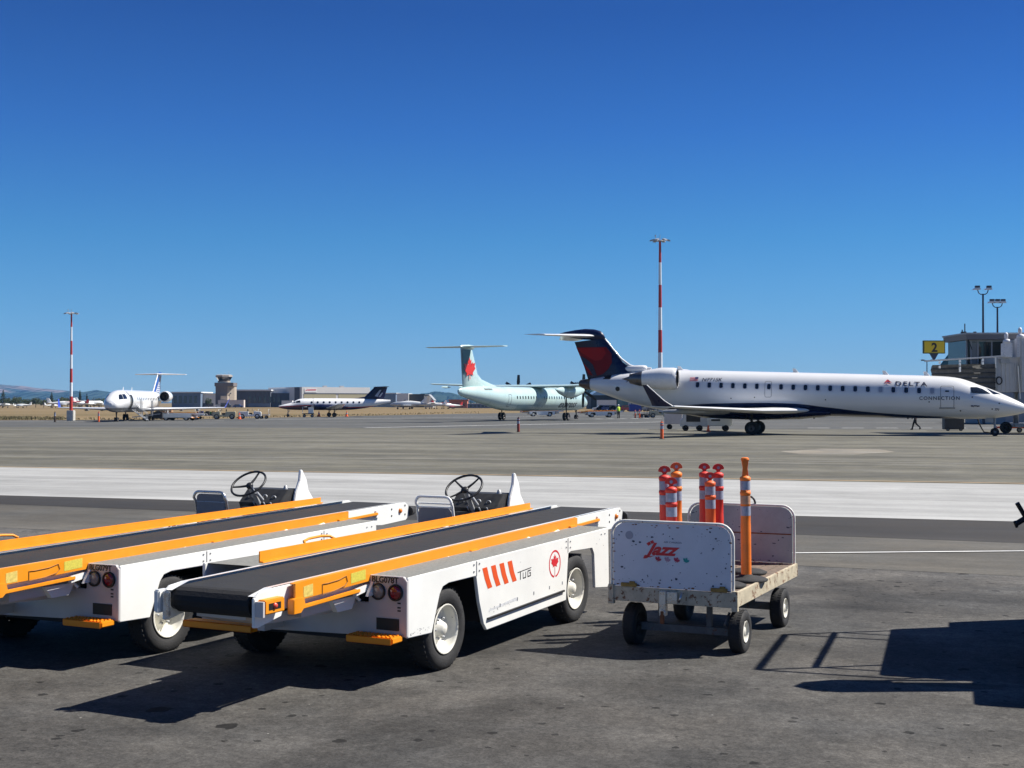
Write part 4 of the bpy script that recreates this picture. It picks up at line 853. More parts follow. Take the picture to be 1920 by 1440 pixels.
text('lettering', 'express', 1.35, lambda u, v: st_(5.0 + u * 1.3, 1.62 + v * 1.0, -1, .02), INK, TF, shear=.35, maxlen=.5, bold=.01)
flat('registration_mark', [[(-14.6 + .3 * k, 3.74), (-14.4 + .3 * k, 3.74), (-14.37 + .3 * k, 3.94), (-14.57 + .3 * k, 3.94)] for k in range(6)], lambda u, v: st_(u, v, -1, .02), INK, TF, .4)
STT = [((-9.5, 0, 4.1), (-18.6, 0, 3.9), .35), ((-14.0, 0, 5.0), (-18.7, 0, 4.9), .42), ((-15.0, 0, 5.6), (-18.8, 0, 5.6), .40), ((-16.4, 0, 8.55), (-19.1, 0, 8.55), .30)]
q = MB(); q.blade(STT, (0, 1, 0)); TFN = q.build('fin', AIRT, TP)
fm2 = lambda u, v: (u, -.235 + .0 * v, v)
flat('tail_emblem', [[(-19.0, 8.4), (-17.0, 8.4), (-17.3, 7.4), (-17.9, 6.4), (-18.75, 5.4), (-18.9, 7)]], lambda u, v: (u, -.225, v), mat('deep_green', (.04, .12, .13), .35), TFN)
flat('tail_emblem', [leaf(1.62, -17.3, 5.95, R(3), .98)], lambda u, v: (u, -.25, v), mat('leaf_red', (.62, .03, .02), .4), TFN)
q = MB()
for s_ in (-1, 1): q.blade([((-16.7, 0, 8.75), (-18.8, 0, 8.75), .26), ((-17.1, s_ * 5.1, 8.75), (-18.5, s_ * 5.1, 8.75), .14)], (0, 0, 1))
q.build('tailplane', AIRT, TP)
q = MB(); q.lathe([(-19.2, .05), (-18.9, .2), (-17.2, .3), (-16.2, .26), (-15.9, .05)], (0, 0, 8.72), 'x', 16); q.build('tail_bullet', AIRT, TP)
q = MB()
for s_ in (-1, 1): q.blade([((2.0, 0, 4.35), (-1.4, 0, 4.3), .50), ((2.0, s_ * 5.2, 4.38), (-1.3, s_ * 5.2, 4.35), .46), ((1.5, s_ * 15.4, 4.75), (.0, s_ * 15.4, 4.75), .2)], (0, 0, 1))
q.build('wing', AIRT, TP)
for s_ in (-1, 1):
    q = MB(); rs = []
    for x, zc, rz, ry in ((-3.4, 3.9, .06, .06), (-2.2, 3.75, .42, .35), (0, 3.55, .72, .52), (2.5, 3.6, .68, .5), (4.2, 3.75, .48, .42), (4.8, 3.8, .33, .33)):
        rs.append([Vector((x, s_ * 4.75 + ry * math.cos(2 * math.pi * k / 24), zc + rz * math.sin(2 * math.pi * k / 24))) for k in range(24)])
    q.rings(rs); nc = q.build('engine_nacelle', AIRT, TP)
    q = MB(); q.lathe([(4.8, .32), (5.1, .3), (5.6, .14), (5.7, .01)], (0, s_ * 4.75, 3.8), 'x', 18); q.build('spinner', DARK, nc)
    for k in range(6):
        a = R(60 * k + 32); d_ = Vector((0, math.cos(a), math.sin(a))); t_ = Vector((0, -math.sin(a), math.cos(a))); c = Vector((5.05, s_ * 4.75, 3.8))
        q = MB(); q.blade([(c + d_ * .25 + t_ * .12, c + d_ * .25 - t_ * .12, .1), (c + d_ * 1.2 + t_ * .22 + Vector((.1, 0, 0)), c + d_ * 1.2 - t_ * .22, .06), (c + d_ * 2.15 + t_ * .16 + Vector((.1, 0, 0)), c + d_ * 2.15 - t_ * .16, .03)], (1, 0, 0)); q.build('propeller_blade', BLACK, nc)
    gear(TP, .1, s_ * 4.6, .5, 3.1, .5, m=DARK)
gear(TP, 13.4, 0, .3, 1.3, .3, name='nose_gear', m=DARK)
for s_ in (-1, 1):
    for y in (7.5, 9.8, 12.4):
        q = MB(); q.lathe([(-2.1, .01), (-1.7, .1), (-.6, .13), (.4, .02)], (0, s_ * y, 4.28), 'x', 8); q.build('flap_fairing', AIRT, TP)

# ------------------------------------------------------------------ white jet nose-on at the left
LJ = empty('regional_jet', (-47.3, 165, 0), R(-87), 'white jet facing the camera with blue and white tail and open front stair door', 'airplane')
tab = [(-13.3, 2.9, 3.3, .15), (-11, 2.2, 3.6, .7), (-8.5, 1.45, 3.75, 1.2), (-5.5, 1.1, 3.78, 1.36), (8.5, 1.1, 3.78, 1.36), (10.2, 1.1, 3.68, 1.32), (11.4, 1.12, 3.4, 1.22), (12.3, 1.18, 3.05, 1.05), (12.9, 1.3, 2.78, .85), (13.3, 1.5, 2.5, .6), (13.5, 1.8, 2.2, .2)]
lj_m = livery('left_jet_livery', (.76, .76, .75), (.22, .22, .22), [(-14, 1.0), (-6, 1.62), (6, 1.66), (11, 1.62), (14, 1.6)])
LF, sl = fuselage(LJ, tab, lj_m)
for k in range(13):
    x = -5.8 + .95 * k; flat('window', [rrect(x - .12, x + .12, 2.55, 2.9, .08)], lambda u, v: sl(u, v, 1, .02), GLASS, LF, .25)
for s_ in (1, -1):
    flat('cockpit_window', [[(10.5, 3.28), (10.55, 2.72), (11.65, 2.68), (11.15, 3.25)]], lambda u, v: sl(u, v, s_, .02), GLASS, LF, .2)
    flat('cockpit_window', [[(11.25, 3.26), (11.72, 2.68), (12.6, 2.62), (12.2, 2.92), (11.7, 3.2)]], lambda u, v: sl(u, v, s_, .02), GLASS, LF, .15)
flat('door', [rrect(8.0, 8.9, 1.45, 3.2, .1)], lambda u, v: sl(u, v, 1, .02), BLACK, LF, .3)
q = MB(); q.add([sl(9.15, 1.5 + .19 * k, 1, .05) for k in range(12)] + [sl(9.35, 1.5 + .19 * k, 1, .06) for k in range(12)], [(k, k + 1, 13 + k, 12 + k) for k in range(11)]); q.build('hull_seam', mat('olive_stripe', (.10, .10, .06), .6), LF)
q = MB()
for k in range(7): q.box(8.1, 8.8, 1.45 + k * .24, 1.72 + k * .24, 1.35 - k * .19, 1.40 - k * .19)
for x in (8.08, 8.82): q.tube([(x, 1.4, 1.4), (x, 3.2, .12)], .05, 6); q.tube([(x, 1.5, 2.25), (x, 3.1, .98)], .022, 6); q.tube([(x, 3.1, .98), (x, 3.1, .2)], .02, 6); q.tube([(x, 2.3, 1.62), (x, 2.3, .75)], .02, 6)
q.build('stair_door', GREYM, LJ)
STL = [((-8.9, 0, 3.55), (-12.3, 0, 3.2), .34), ((-11.9, 0, 6.1), (-14.1, 0, 6.0), .24)]
q = MB(); q.blade(STL, (0, 1, 0)); LFN = q.build('fin', mat('fin_blue', (.03, .09, .34), .3, coat=.4), LJ)
q = MB(); q.tube([(-8.7, 0, 3.6), (-11.85, 0, 6.15)], .09, 8); q.build('leading_edge', AIRW, LFN)
flat('tail_emblem', [[(-9.7, 3.75), (-12.2, 3.6), (-12.6, 4.3), (-12.3, 5.0), (-11.6, 5.1), (-10.8, 4.6)]], lambda u, v: (u, .19, v), mat('fin_globe_white', (.55, .58, .66), .4), LFN)
flat('tail_emblem', [[(-10.4 - k * .05, 3.85 + k * .3), (-12.2, 3.8 + k * .3), (-12.2, 3.88 + k * .3), (-10.4 - k * .05, 3.93 + k * .3)] for k in range(4)], lambda u, v: (u, .20, v), mat('fin_blue', (.03, .09, .34), .3), LFN)
for s_ in (-1, 1):
    q = MB(); q.blade([((-11.5, s_ * .05, 6.12), (-14.0, s_ * .05, 6.12), .24), ((-13.2, s_ * 3.4, 6.1), (-14.5, s_ * 3.4, 6.1), .1)], (0, 0, 1)); q.build('tailplane', AIRW, LJ)
    q = MB(); q.blade([((3.2, s_ * 1.0, 1.42), (-1.9, s_ * 1.0, 1.35), .5), ((-2.2, s_ * 10.5, 1.62), (-3.5, s_ * 10.5, 1.62), .13)], (0, 0, 1)); q.build('wing', AIRW, LJ)
    q = MB(); q.blade([((-2.3, s_ * 10.5, 1.62), (-3.5, s_ * 10.5, 1.62), .1), ((-3.6, s_ * 10.9, 2.75), (-4.1, s_ * 10.9, 2.75), .05)], (0, 1, 0)); q.build('winglet', mat('winglet_blue', (.03, .06, .40), .35), LJ)
    nacelle(LJ, -5.7, -8.6, s_ * 2.15, 3.05, .72, AIRW)
    q = MB(); q.blade([((-6.2, s_ * 1.0, 3.0), (-8.4, s_ * .9, 3.0), .28), ((-6.3, s_ * 1.6, 3.05), (-8.2, s_ * 1.6, 3.05), .22)], (0, 0, 1)); q.build('pylon', AIRW, LJ)
    gear(LJ, -.6, s_ * 1.6, .42, 1.3, .4, m=DARK)
    for y in (3, 5, 7):
        q = MB(); q.lathe([(-3.3, .01), (-2.9, .1), (-1.6, .13), (-.8, .02)], (-.1 * y, s_ * y, 1.3), 'x', 8); q.build('flap_fairing', GREYM, LJ)
q = MB(); q.blade([((-12.2, 0, 6.2), (-14.2, 0, 6.2), .3), ((-12.6, 0, 6.42), (-14.0, 0, 6.40), .12)], (0, 1, 0)); q.build('tail_bullet', mat('fin_blue', (.03, .09, .34), .3), LJ)
gear(LJ, 10.6, 0, .26, 1.2, .3, name='nose_gear', m=DARK)
for x in (7.6, 3.2):
    q = MB(); q.blade([((x, 0, 3.7), (x - .4, 0, 3.7), .05), ((x - .25, 0, 4.15), (x - .45, 0, 4.15), .03)], (0, 1, 0)); q.build('antenna', AIRW, LJ)

# ------------------------------------------------------------------ small turboprop with navy belly
BT = empty('commuter_turboprop', (-28.4, 208, 0), R(197), 'white commuter turboprop with navy belly and navy tail before the white hangar', 'airplane')
tab = [(-9.2, 2.3, 2.7, .1), (-7.6, 1.95, 2.78, .35), (-5.0, 1.35, 2.88, .72), (-2, 1.08, 2.92, .88), (4.6, 1.08, 2.92, .88), (5.6, 1.08, 2.78, .82), (6.6, 1.12, 2.28, .68), (7.8, 1.25, 1.98, .42), (8.6, 1.45, 1.75, .08)]
bm_ = livery('commuter_livery', (.78, .78, .77), (.012, .012, .07), [(-9.5, 2.35), (-5, 1.5), (-2, 1.42), (2, 1.75), (5, 1.72), (9, 1.45)], band=((.45, .04, .04), .14))
BF, sb = fuselage(BT, tab, bm_)
for k in range(9):
    x = -4.0 + .95 * k; flat('window', [circ(14, .16, x, 2.32)], lambda u, v: sb(u, v, 1, .02), GLASS, BF, .25)
flat('cockpit_window', [[(5.4, 2.62), (5.35, 2.28), (6.1, 2.25), (5.95, 2.5)]], lambda u, v: sb(u, v, 1, .02), GLASS, BF, .2); flat('cockpit_window', [[(6.1, 2.45), (6.15, 2.25), (6.7, 2.15)]], lambda u, v: sb(u, v, 1, .02), GLASS, BF, .2)
q = MB(); q.blade([((-2.6, 0, 2.8), (-8.0, 0, 2.6), .2), ((-5.0, 0, 3.2), (-8.2, 0, 3.1), .24), ((-6.6, 0, 4.75), (-8.7, 0, 4.7), .2)], (0, 1, 0)); FB = q.build('fin', NAVY, BT)
flat('tail_emblem', [[(-6.6, 3.3), (-7.4, 4.3), (-7.7, 4.3), (-7.1, 3.2)], [(-7.2, 3.2), (-7.8, 3.9), (-7.95, 3.8), (-7.5, 3.15)]], lambda u, v: (u, .13, v), mat('fin_swirl_grey', (.45, .47, .55), .4), FB)
q = MB()
for s_ in (-1, 1): q.blade([((-6.4, 0, 4.75), (-8.6, 0, 4.72), .2), ((-7.4, s_ * 2.9, 4.8), (-8.5, s_ * 2.9, 4.8), .1)], (0, 0, 1))
q.build('tailplane', NAVY, BT)
q = MB()
for s_ in (-1, 1): q.blade([((1.9, 0, 1.25), (-.9, 0, 1.2), .4), ((1.7, s_ * 2.8, 1.4), (-.8, s_ * 2.8, 1.35), .34), ((.7, s_ * 8.8, 2.05), (-.4, s_ * 8.8, 2.05), .14)], (0, 0, 1))
q.build('wing', AIRW, BT)
for s_ in (-1, 1):
    q = MB(); rs = []
    for x, zc, rz, ry in ((-1.9, 1.6, .05, .05), (-.8, 1.55, .3, .3), (1, 1.55, .45, .38), (2.6, 1.6, .42, .36), (3.5, 1.68, .22, .22)):
        rs.append([Vector((x, s_ * 2.6 + ry * math.cos(2 * math.pi * k / 20), zc + rz * math.sin(2 * math.pi * k / 20))) for k in range(20)])
    q.rings(rs); nc = q.build('engine_nacelle', NAVY, BT)
    q = MB(); q.lathe([(3.5, .2), (3.9, .1), (4.0, .01)], (0, s_ * 2.6, 1.68), 'x', 12); q.build('spinner', CHROME, nc)
    for k in range(4):
        a = R(90 * k + 12); d_ = Vector((0, math.cos(a), math.sin(a))); t_ = Vector((0, -math.sin(a), math.cos(a))); c = Vector((3.6, s_ * 2.6, 1.68))
        q = MB(); q.blade([(c + d_ * .15 + t_ * .08, c + d_ * .15 - t_ * .08, .06), (c + d_ * 1.35 + t_ * .12, c + d_ * 1.35 - t_ * .12, .03)], (1, 0, 0)); q.build('propeller_blade', BLACK, nc)
    gear(BT, .3, s_ * 2.6, .34, 1.3, .3, m=DARK)
gear(BT, 7.2, 0, .24, 1.35, .01, name='nose_gear', m=GREYM)
# ------------------------------------------------------------------ light masts
def P3(px, py, Y):
    """point at depth Y seen at a place in the photograph"""
    p = math.atan(35 / 2450); x = (px - 960) / 2450; y = -(py - 720) / 2450
    dy = math.cos(p) - y * math.sin(p); dz = math.sin(p) + y * math.cos(p); t = Y / dy
    return (x * t, Y, CAMH + dz * t)
MR = mat('mast_red', (.50, .04, .03), .5, var=.12, scale=1); MW = mat('mast_white', (.78, .79, .78), .5, var=.05)
def mast(px, Y, ytop, bands, rad, lb):
    X, _, top = P3(px, ytop, Y); t = empty('light_mast', (X, Y, 0), 0, lb, 'light mast', 'red and white banded light masts'); s_ = .64 if rad < .3 else 1.42
    q = MB(); q.box(-rad * 2.1, rad * 2.1, -rad * 2.1, rad * 2.1, 0, rad * 6.5); q.build('footing', CONC, t, bev=.05)
    z0 = rad * 6.5; n_ = bands; hh = (top - z0) / n_
    for k in range(n_):
        r0 = rad * (1 - .55 * k / n_); r1 = rad * (1 - .55 * (k + 1) / n_); q = MB(); q.lathe([(z0 + hh * k, r0), (z0 + hh * (k + 1), r1)], (0, 0, 0), 'z', 16); q.build('pole_band', MR if k % 2 == 0 else MW, t)
    q = MB(); q.lathe([(top - .25 * s_, .1 * s_), (top - .2 * s_, .45 * s_), (top - .08 * s_, .45 * s_), (top, .1 * s_)], (0, 0, 0), 'z', 16)
    for a in range(0, 360, 60): q.tube([(0, 0, top - .1 * s_), (.95 * s_ * math.cos(R(a)), .95 * s_ * math.sin(R(a)), top - .05 * s_)], .04 * s_, 6)
    q.tube([(0, 0, top), (0, 0, top + .75 * s_)], .035 * s_, 6); q.tube([(-.65 * s_, 0, top), (-.65 * s_, 0, top + .6 * s_)], .03 * s_, 6); q.lathe([(0, .09 * s_), (.2 * s_, .09 * s_)], (-.65 * s_, 0, top + .5 * s_), 'z', 8, cap=True); q.build('head_frame', GREYM, t)
    for a in range(0, 360, 60):
        c = Vector((1.05 * s_ * math.cos(R(a)), 1.05 * s_ * math.sin(R(a)), top - .02 * s_)); M = Matrix.Translation(c) @ Matrix.Rotation(R(a), 4, 'Z') @ Matrix.Rotation(R(14), 4, 'Y')
        q = MB(); q.prism([(-.3 * s_, -.08 * s_), (.42 * s_, -.08 * s_), (.36 * s_, .07 * s_), (-.2 * s_, .1 * s_)], 'y', -.24 * s_, .24 * s_); q.v = [tuple(M @ Vector(v)) for v in q.v]; q.build('floodlight', GREYM, t)
mast(134, 162, 587, 7, .20, 'shorter red and white banded light mast beside the nose-on white jet')
mast(1237.5, 262, 450, 7, .5, 'tallest red and white banded light mast rising behind the engine of the large jet')
def lamppost(px, Y, ytop, n_, lb):
    X, _, top = P3(px, ytop, Y); t = empty('lamp_post', (X, Y, 0), 0, lb, 'lamp post', 'dark lamp posts behind the terminal')
    m = mat('dark_pole', (.03, .04, .07), .5)
    q = MB(); q.tube([(0, 0, 0), (0, 0, top - .7)], [.16, .09], 10); q.box(-.2, .2, -.15, .15, top * .62, top * .62 + .35); q.tube([(-.55, 0, top - .2), (-.45, 0, top - .5), (-.25, 0, top - .65), (.25, 0, top - .65), (.45, 0, top - .5), (.55, 0, top - .2)], .05, 6)
    q.tube([(0, 0, top * .66), (-.35, 0, top * .66)], .05, 6); q.lathe([(0, .12), (.25, .12)], (-.35, 0, top * .64), 'z', 8, cap=True); q.build('pole', m, t)
    for k in range(n_):
        x = (-1 + 2 * k / (n_ - 1)) * .6; q = MB(); q.prism([(x - .45, top - .18), (x + .3, top - .18), (x + .24, top + .0), (x - .25, top + .0)], 'y', -.28, .28); q.build('lamp_head', AIRW, t)
        q = MB(); q.box(x - .2, x + .25, -.15, .15, top + .03, top + .24); q.build('ballast_box', m, t)
lamppost(1843, 135, 540, 2, 'tall two-headed lamp post above the terminal roof'); lamppost(1870, 142, 565, 3, 'shorter three-headed lamp post above the terminal roof')
X, Y, top = P3(1738, 676, 200); t = empty('lamp_post', (X, Y, 0), 0, 'thin T-shaped lamp post below the yellow gate sign', 'lamp post')
q = MB(); q.tube([(0, 0, 0), (0, 0, top)], [.12, .07], 8); q.tube([(-.9, 0, top), (.9, 0, top)], .06, 6); q.build('pole', mat('dark_pole', (.03, .04, .07), .5), t)
for x in (-.9, .6): q = MB(); q.box(x, x + .5, -.2, .2, top, top + .16); q.build('lamp_head', GREYM, t, bev=.03)

# ------------------------------------------------------------------ gate sign
X, Y, zb = P3(1751, 663, 91.0); GS = empty('gate_sign', (X, Y, zb), R(4), 'yellow gate sign with a black number 2 above the boarding bridge', 'sign', None, .8125); zb = 0
q = MB(); q.tube([(0, 0, -.56), (0, 0, zb - .5)], .09, 8); q.prism([(-.38, zb), (.38, zb), (.06, zb - .55), (-.06, zb - .55)], 'y', -.05, .05); q.build('post', mat('dark_pole', (.03, .04, .07), .5), GS)
q = MB(); q.box(-.96, .96, -.12, .12, zb, zb + 1.12); sbx = q.build('sign_box', mat('sign_edge', (.06, .08, .03), .5), GS, bev=.02)
flat('sign_face', [[(-.88, zb + .08), (.88, zb + .08), (.88, zb + 1.04), (-.88, zb + 1.04)]], lambda u, v: (u, -.125, v), SIGNY, sbx)
text('lettering', '2', 1.05, lambda u, v: (u + .0, -.132, zb + .17 + v), INK, sbx, align='CENTER', bold=.035)

# ------------------------------------------------------------------ boarding bridge
# built in metres around the parked jet's nose; hood, cab, rotunda glass and lift column
BR = empty('boarding_bridge', (35.0, 93.0, 0), 0, 'grey boarding bridge with dark folded hood and glazed cab at the large jet nose', 'boarding bridge')
def LP(px, py, Y): x, y, z = P3(px, py, Y); return (x - 35, y - 93, z)
a = LP(1746, 675, 90.5); b_ = LP(1862, 668, 92.5); zl = LP(1750, 712, 90.5)[2] - 1.6
q = MB(); rs = []
for k in range(9):
    t = k / 8; bul = .10 * (k % 2)
    zz0 = zl + (a[2] - .35 - zl) * t
    rs.append([Vector((a[0] - bul + .1, a[1] - .1, zz0)), Vector((b_[0] + .05, b_[1] - .2 - bul, zz0 + .15 * t)), Vector((b_[0] + .2, b_[1] + 2.6, zz0 + .15 * t)), Vector((a[0] - bul + .4, a[1] + 1.1, zz0))])
for r0, r1 in zip(rs, rs[1:]): q.rings([r0, r1], cap=False, smooth=False)
q.add(rs[-1], [(0, 1, 2, 3)]); hood = q.build('hood', CANVAS, BR)
q = MB()
for k in range(1, 8): t = k / 8; zz = zl + (a[2] - .35 - zl) * t; q.tube([(a[0] - .02, a[1] - .18, zz), (b_[0] + .02, b_[1] - .32, zz + .12 * t + .05)], .05, 6)
q.build('hood_fold', mat('hood_fold_dark', (.05, .05, .05), .7), hood)
q = MB()
for px, ys in ((1762, (680, 688)), (1800, (677, 683, 690, 695)), (1843, (675, 681))):
    for yy in ys: x, y, z = LP(px, yy, 90.0); q.box(x - .05, x + .05, y - .05, y + .1, z - .09, z + .09)
q.build('hood_clip', WHITE2, hood)
q = MB(); q.prism([(a[0] - .1, a[2] - .10), (b_[0] + .05, b_[2] - .10), (b_[0] + .05, b_[2]), (a[0] - .1, a[2])], 'y', a[1] - .25, a[1] + 1.2); q.build('hood_roof', TUNNEL, BR, bev=.01)
q = MB(); q.box(b_[0] + .03, b_[0] + .22, b_[1] - .35, b_[1] + 2.2, 3.3, b_[2] - .06); q.build('hood_frame', GREYM, BR, bev=.02)
q = MB(); q.tube([(b_[0] + .02, b_[1] - .42, b_[2] - .05), (b_[0] + .04, b_[1] - .42, b_[2] - .85)], .05, 6); q.build('hood_edge', WHITE2, BR)
q = MB(); q.tube([(b_[0] + .25 + .2 * math.cos(k * .5236), b_[1] - .45, 3.8 + .26 * math.sin(k * .5236)) for k in range(12)], .05, 6, closed=True); q.build('lift_wheel', DARK, BR)
c0 = b_[0] + .16; Yw = b_[1]; zc_ = LP(1880, 670.5, 93 + Yw)[2]
q = MB(); q.box(c0, c0 + 6.5, Yw, Yw + 3.4, 3.0, zc_); cb = q.build('cab', TUNNEL, BR, bev=.02)
q = MB()
for k in range(6): q.box(c0 + .12 + k * .3, c0 + .24 + k * .3, Yw - .06, Yw - .003, 3.05, zc_ - .4)
q.box(c0 - .02, c0 + 2.4, Yw - .05, Yw - .003, zc_ - .12, zc_ + .02); q.build('wall_rib', TUNNEL, cb, split=False)
q = MB(); q.box(c0 + .3, c0 + .95, Yw - .15, Yw - .065, zc_ - .42, zc_ - .12); q.build('panel_box', GREYM, cb, bev=.02)
q = MB(); q.tube([LP(1909, 686, 93 + Yw - .3), LP(1913, 748, 93 + Yw - .3)], .045, 6); q.build('conduit', WHITE2, cb)
q = MB(); q.box(c0 + 1.62, c0 + 7, Yw - .55, Yw + 3.4, 3.0, 6.75); tb = q.build('telescopic_tunnel', TUNNEL, BR, bev=.02)
q = MB()
for k in range(7): q.box(c0 + 1.66 + k * .26, c0 + 1.78 + k * .26, Yw - .62, Yw - .553, 3.05, 6.6)
q.build('wall_rib', TUNNEL, tb, split=False)
# glazed rotunda behind
YR = 95.4; r0 = LP(1812, 664, YR); r1 = LP(1910, 664, YR); rt = LP(1812, 638, YR)[2]; ry = YR - 93
q = MB(); q.box(r0[0], r1[0] + 3, ry, ry + 4, 4.6, rt); gl = q.build('operator_cab', mat('green_glass', (.012, .022, .02), .08, spec=.7), BR)
q = MB()
for px in (1812, 1820, 1833, 1859, 1884, 1904): x = LP(px, 640, YR)[0]; q.box(x - .05, x + .05, ry - .06, ry - .003, 4.6, rt)
q.box(r0[0], r1[0] + 3, ry - .065, ry - .003, rt - .10, rt - .01); q.build('mullion', GREYM, gl, split=False)
q = MB(); q.box(r0[0] + .25, r0[0] + .75, ry - .05, ry - .003, 4.9, rt - .15); q.build('pale_panel', mat('pale_glass', (.2, .22, .22), .2), gl)
z2 = LP(1812, 624.5, YR)[2]
q = MB(); q.prism([(r0[0] - .2, rt + .02), (r0[0] - .25, z2 - .12), (r1[0] + 3.2, z2 - .12), (r1[0] + 3.2, rt + .02)], 'y', ry - .7, ry + 4.4); q.build('roof_fascia', mat('fascia_taupe', (.16, .15, .15), .5, metal=.2), BR, bev=.02)
q = MB(); q.box(r0[0] - .3, r1[0] + 3.3, ry - .75, ry + 4.5, z2 - .118, z2); q.build('roof', GREYM, BR, bev=.02)
q = MB(); q.tube([(r0[0] - .1, ry - .6, rt), (r0[0] + .1, ry - .3, 5.2)], .045, 6); q.tube([(r0[0] - .05, ry - .6, rt), (r0[0] + .35, ry - .2, rt - .7)], .03, 6); q.build('strut', DARK, BR, split=False)
for px, h in ((1813, .3), (1818, .75), (1837, .15)):
    x = LP(px, 622, YR)[0]; q = MB(); q.tube([(x, ry + 1, z2), (x, ry + 1, z2 + h)], .04, 6); q.box(x - .08, x + .08, ry + .9, ry + 1.1, z2, z2 + .16); q.build('roof_aerial', DARK, BR)
MOTW = mat('motor_white', (.62, .62, .64), .5, var=.1, scale=8)
for px, hh in ((1888, 0), (1914, .35)):
    x, y, z = LP(px, 668, 93 + Yw - .2); q = MB(); q.box(x - .32, x + .32, y - .2, y + .3, zc_ + .02, zc_ + 1.0 + hh); q.lathe([(zc_ + 1.0 + hh, .30), (zc_ + 1.22 + hh, .26), (zc_ + 1.3 + hh, .15)], (x, y, 0), 'z', 16, cap=True)
    q.lathe([(zc_ + 1.3 + hh, .09), (zc_ + 1.45 + hh, .13), (zc_ + 1.62 + hh, .14), (zc_ + 1.76 + hh, .08), (zc_ + 1.78 + hh, .001)], (x - .05, y, 0), 'z', 14); mo = q.build('lift_motor', MOTW, BR, bev=.01, split=False)
    q = MB()
    for k in range(5):
        for s_ in (-.27, .27): q.box(x + s_ - .02, x + s_ + .02, y - .215, y - .2, zc_ + .15 + k * .18, zc_ + .19 + k * .18)
    q.build('bolt', GREYM, mo, split=False)
q = MB()
for px in (1900, 1930): x, y, z = LP(px, 800, 97); q.tube([(x, 3.5, .6), (x, 3.5, 4)], .2, 12)
q.box(LP(1893, 800, 97)[0], LP(1945, 800, 97)[0], 3.0, 4.6, .45, .75); lc = q.build('lift_column', GREYM, BR, bev=.02, split=False)
for px in (1884, 1935):
    x = LP(px, 800, 96.5)[0]; wheel(BR, (x, 3.3, .42), .42, .35, None, -1, DARK, tread=False)
# rest of the tunnel towards the terminal
q = MB(); q.box(c0 + 7.01, c0 + 30, b_[1] + .2, b_[1] + 3.2, 3.2, 6.3); q.build('tunnel', TUNNEL, BR, bev=.03)
tbx = P3(1885, 755, 135)[0]; TB = empty('terminal_building', (tbx, 135, 0), 0, 'grey terminal wall glimpsed under the boarding bridge', 'building'); q = MB(); q.box(0, 40, 0, 12, 0, 4.6); tw = q.build('wall', mat('terminal_grey', (.3, .3, .31), .7, var=.08), TB)
x, y = G(1787, 808); q = MB(); q.box(-.75, .75, -.5, .5, .12, 1.75); GPX = empty('ground_power_cart', (x, y, 0), R(-6), 'dark grey upright service box standing under the front of the large jet', 'service cart'); q.build('housing', mat('dark_grey_box', (.055, .055, .06), .5, var=.15), GPX, bev=.04)
q = MB(); q.box(.1, .35, -.52, -.5, 1.2, 1.5); q.build('panel', BLACK, GPX)
for xx in (-.5, .5): wheel(GPX, (xx, -.45, .14), .14, .1, None, -1, GREYM, tread=False, n=16)
q = MB(); q.tube([LP(1834, 786, 90.5), LP(1835, 792, 90.4), LP(1840, 802, 90.4), LP(1845, 810, 90.4), LP(1860, 812, 90.0)], .05, 8); hs = q.build('power_cable', RUB); hs.location = (35, 93, 0); tag(hs, 'black power cable hanging from the jet nose to the apron', 'cable')
q = MB(); q.lathe([(-.5, .3), (.5, .3)], (0, 0, 0), 'x', 10) if 0 else None
# orange tow bar and chock at the nose wheel
t = empty('tow_bar', (*G(1900, 811), 0), R(-12), 'orange wheeled tow bar at the nose wheel of the large jet', 'tow bar')
q = MB(); q.box(-1.4, 1.8, -.06, .06, .32, .45); q.build('bar', REDO, t, bev=.02)
for xx in (.4, 1.2): wheel(t, (xx, -.2, .2), .2, .12, None, -1, GREYM, tread=False, n=18)

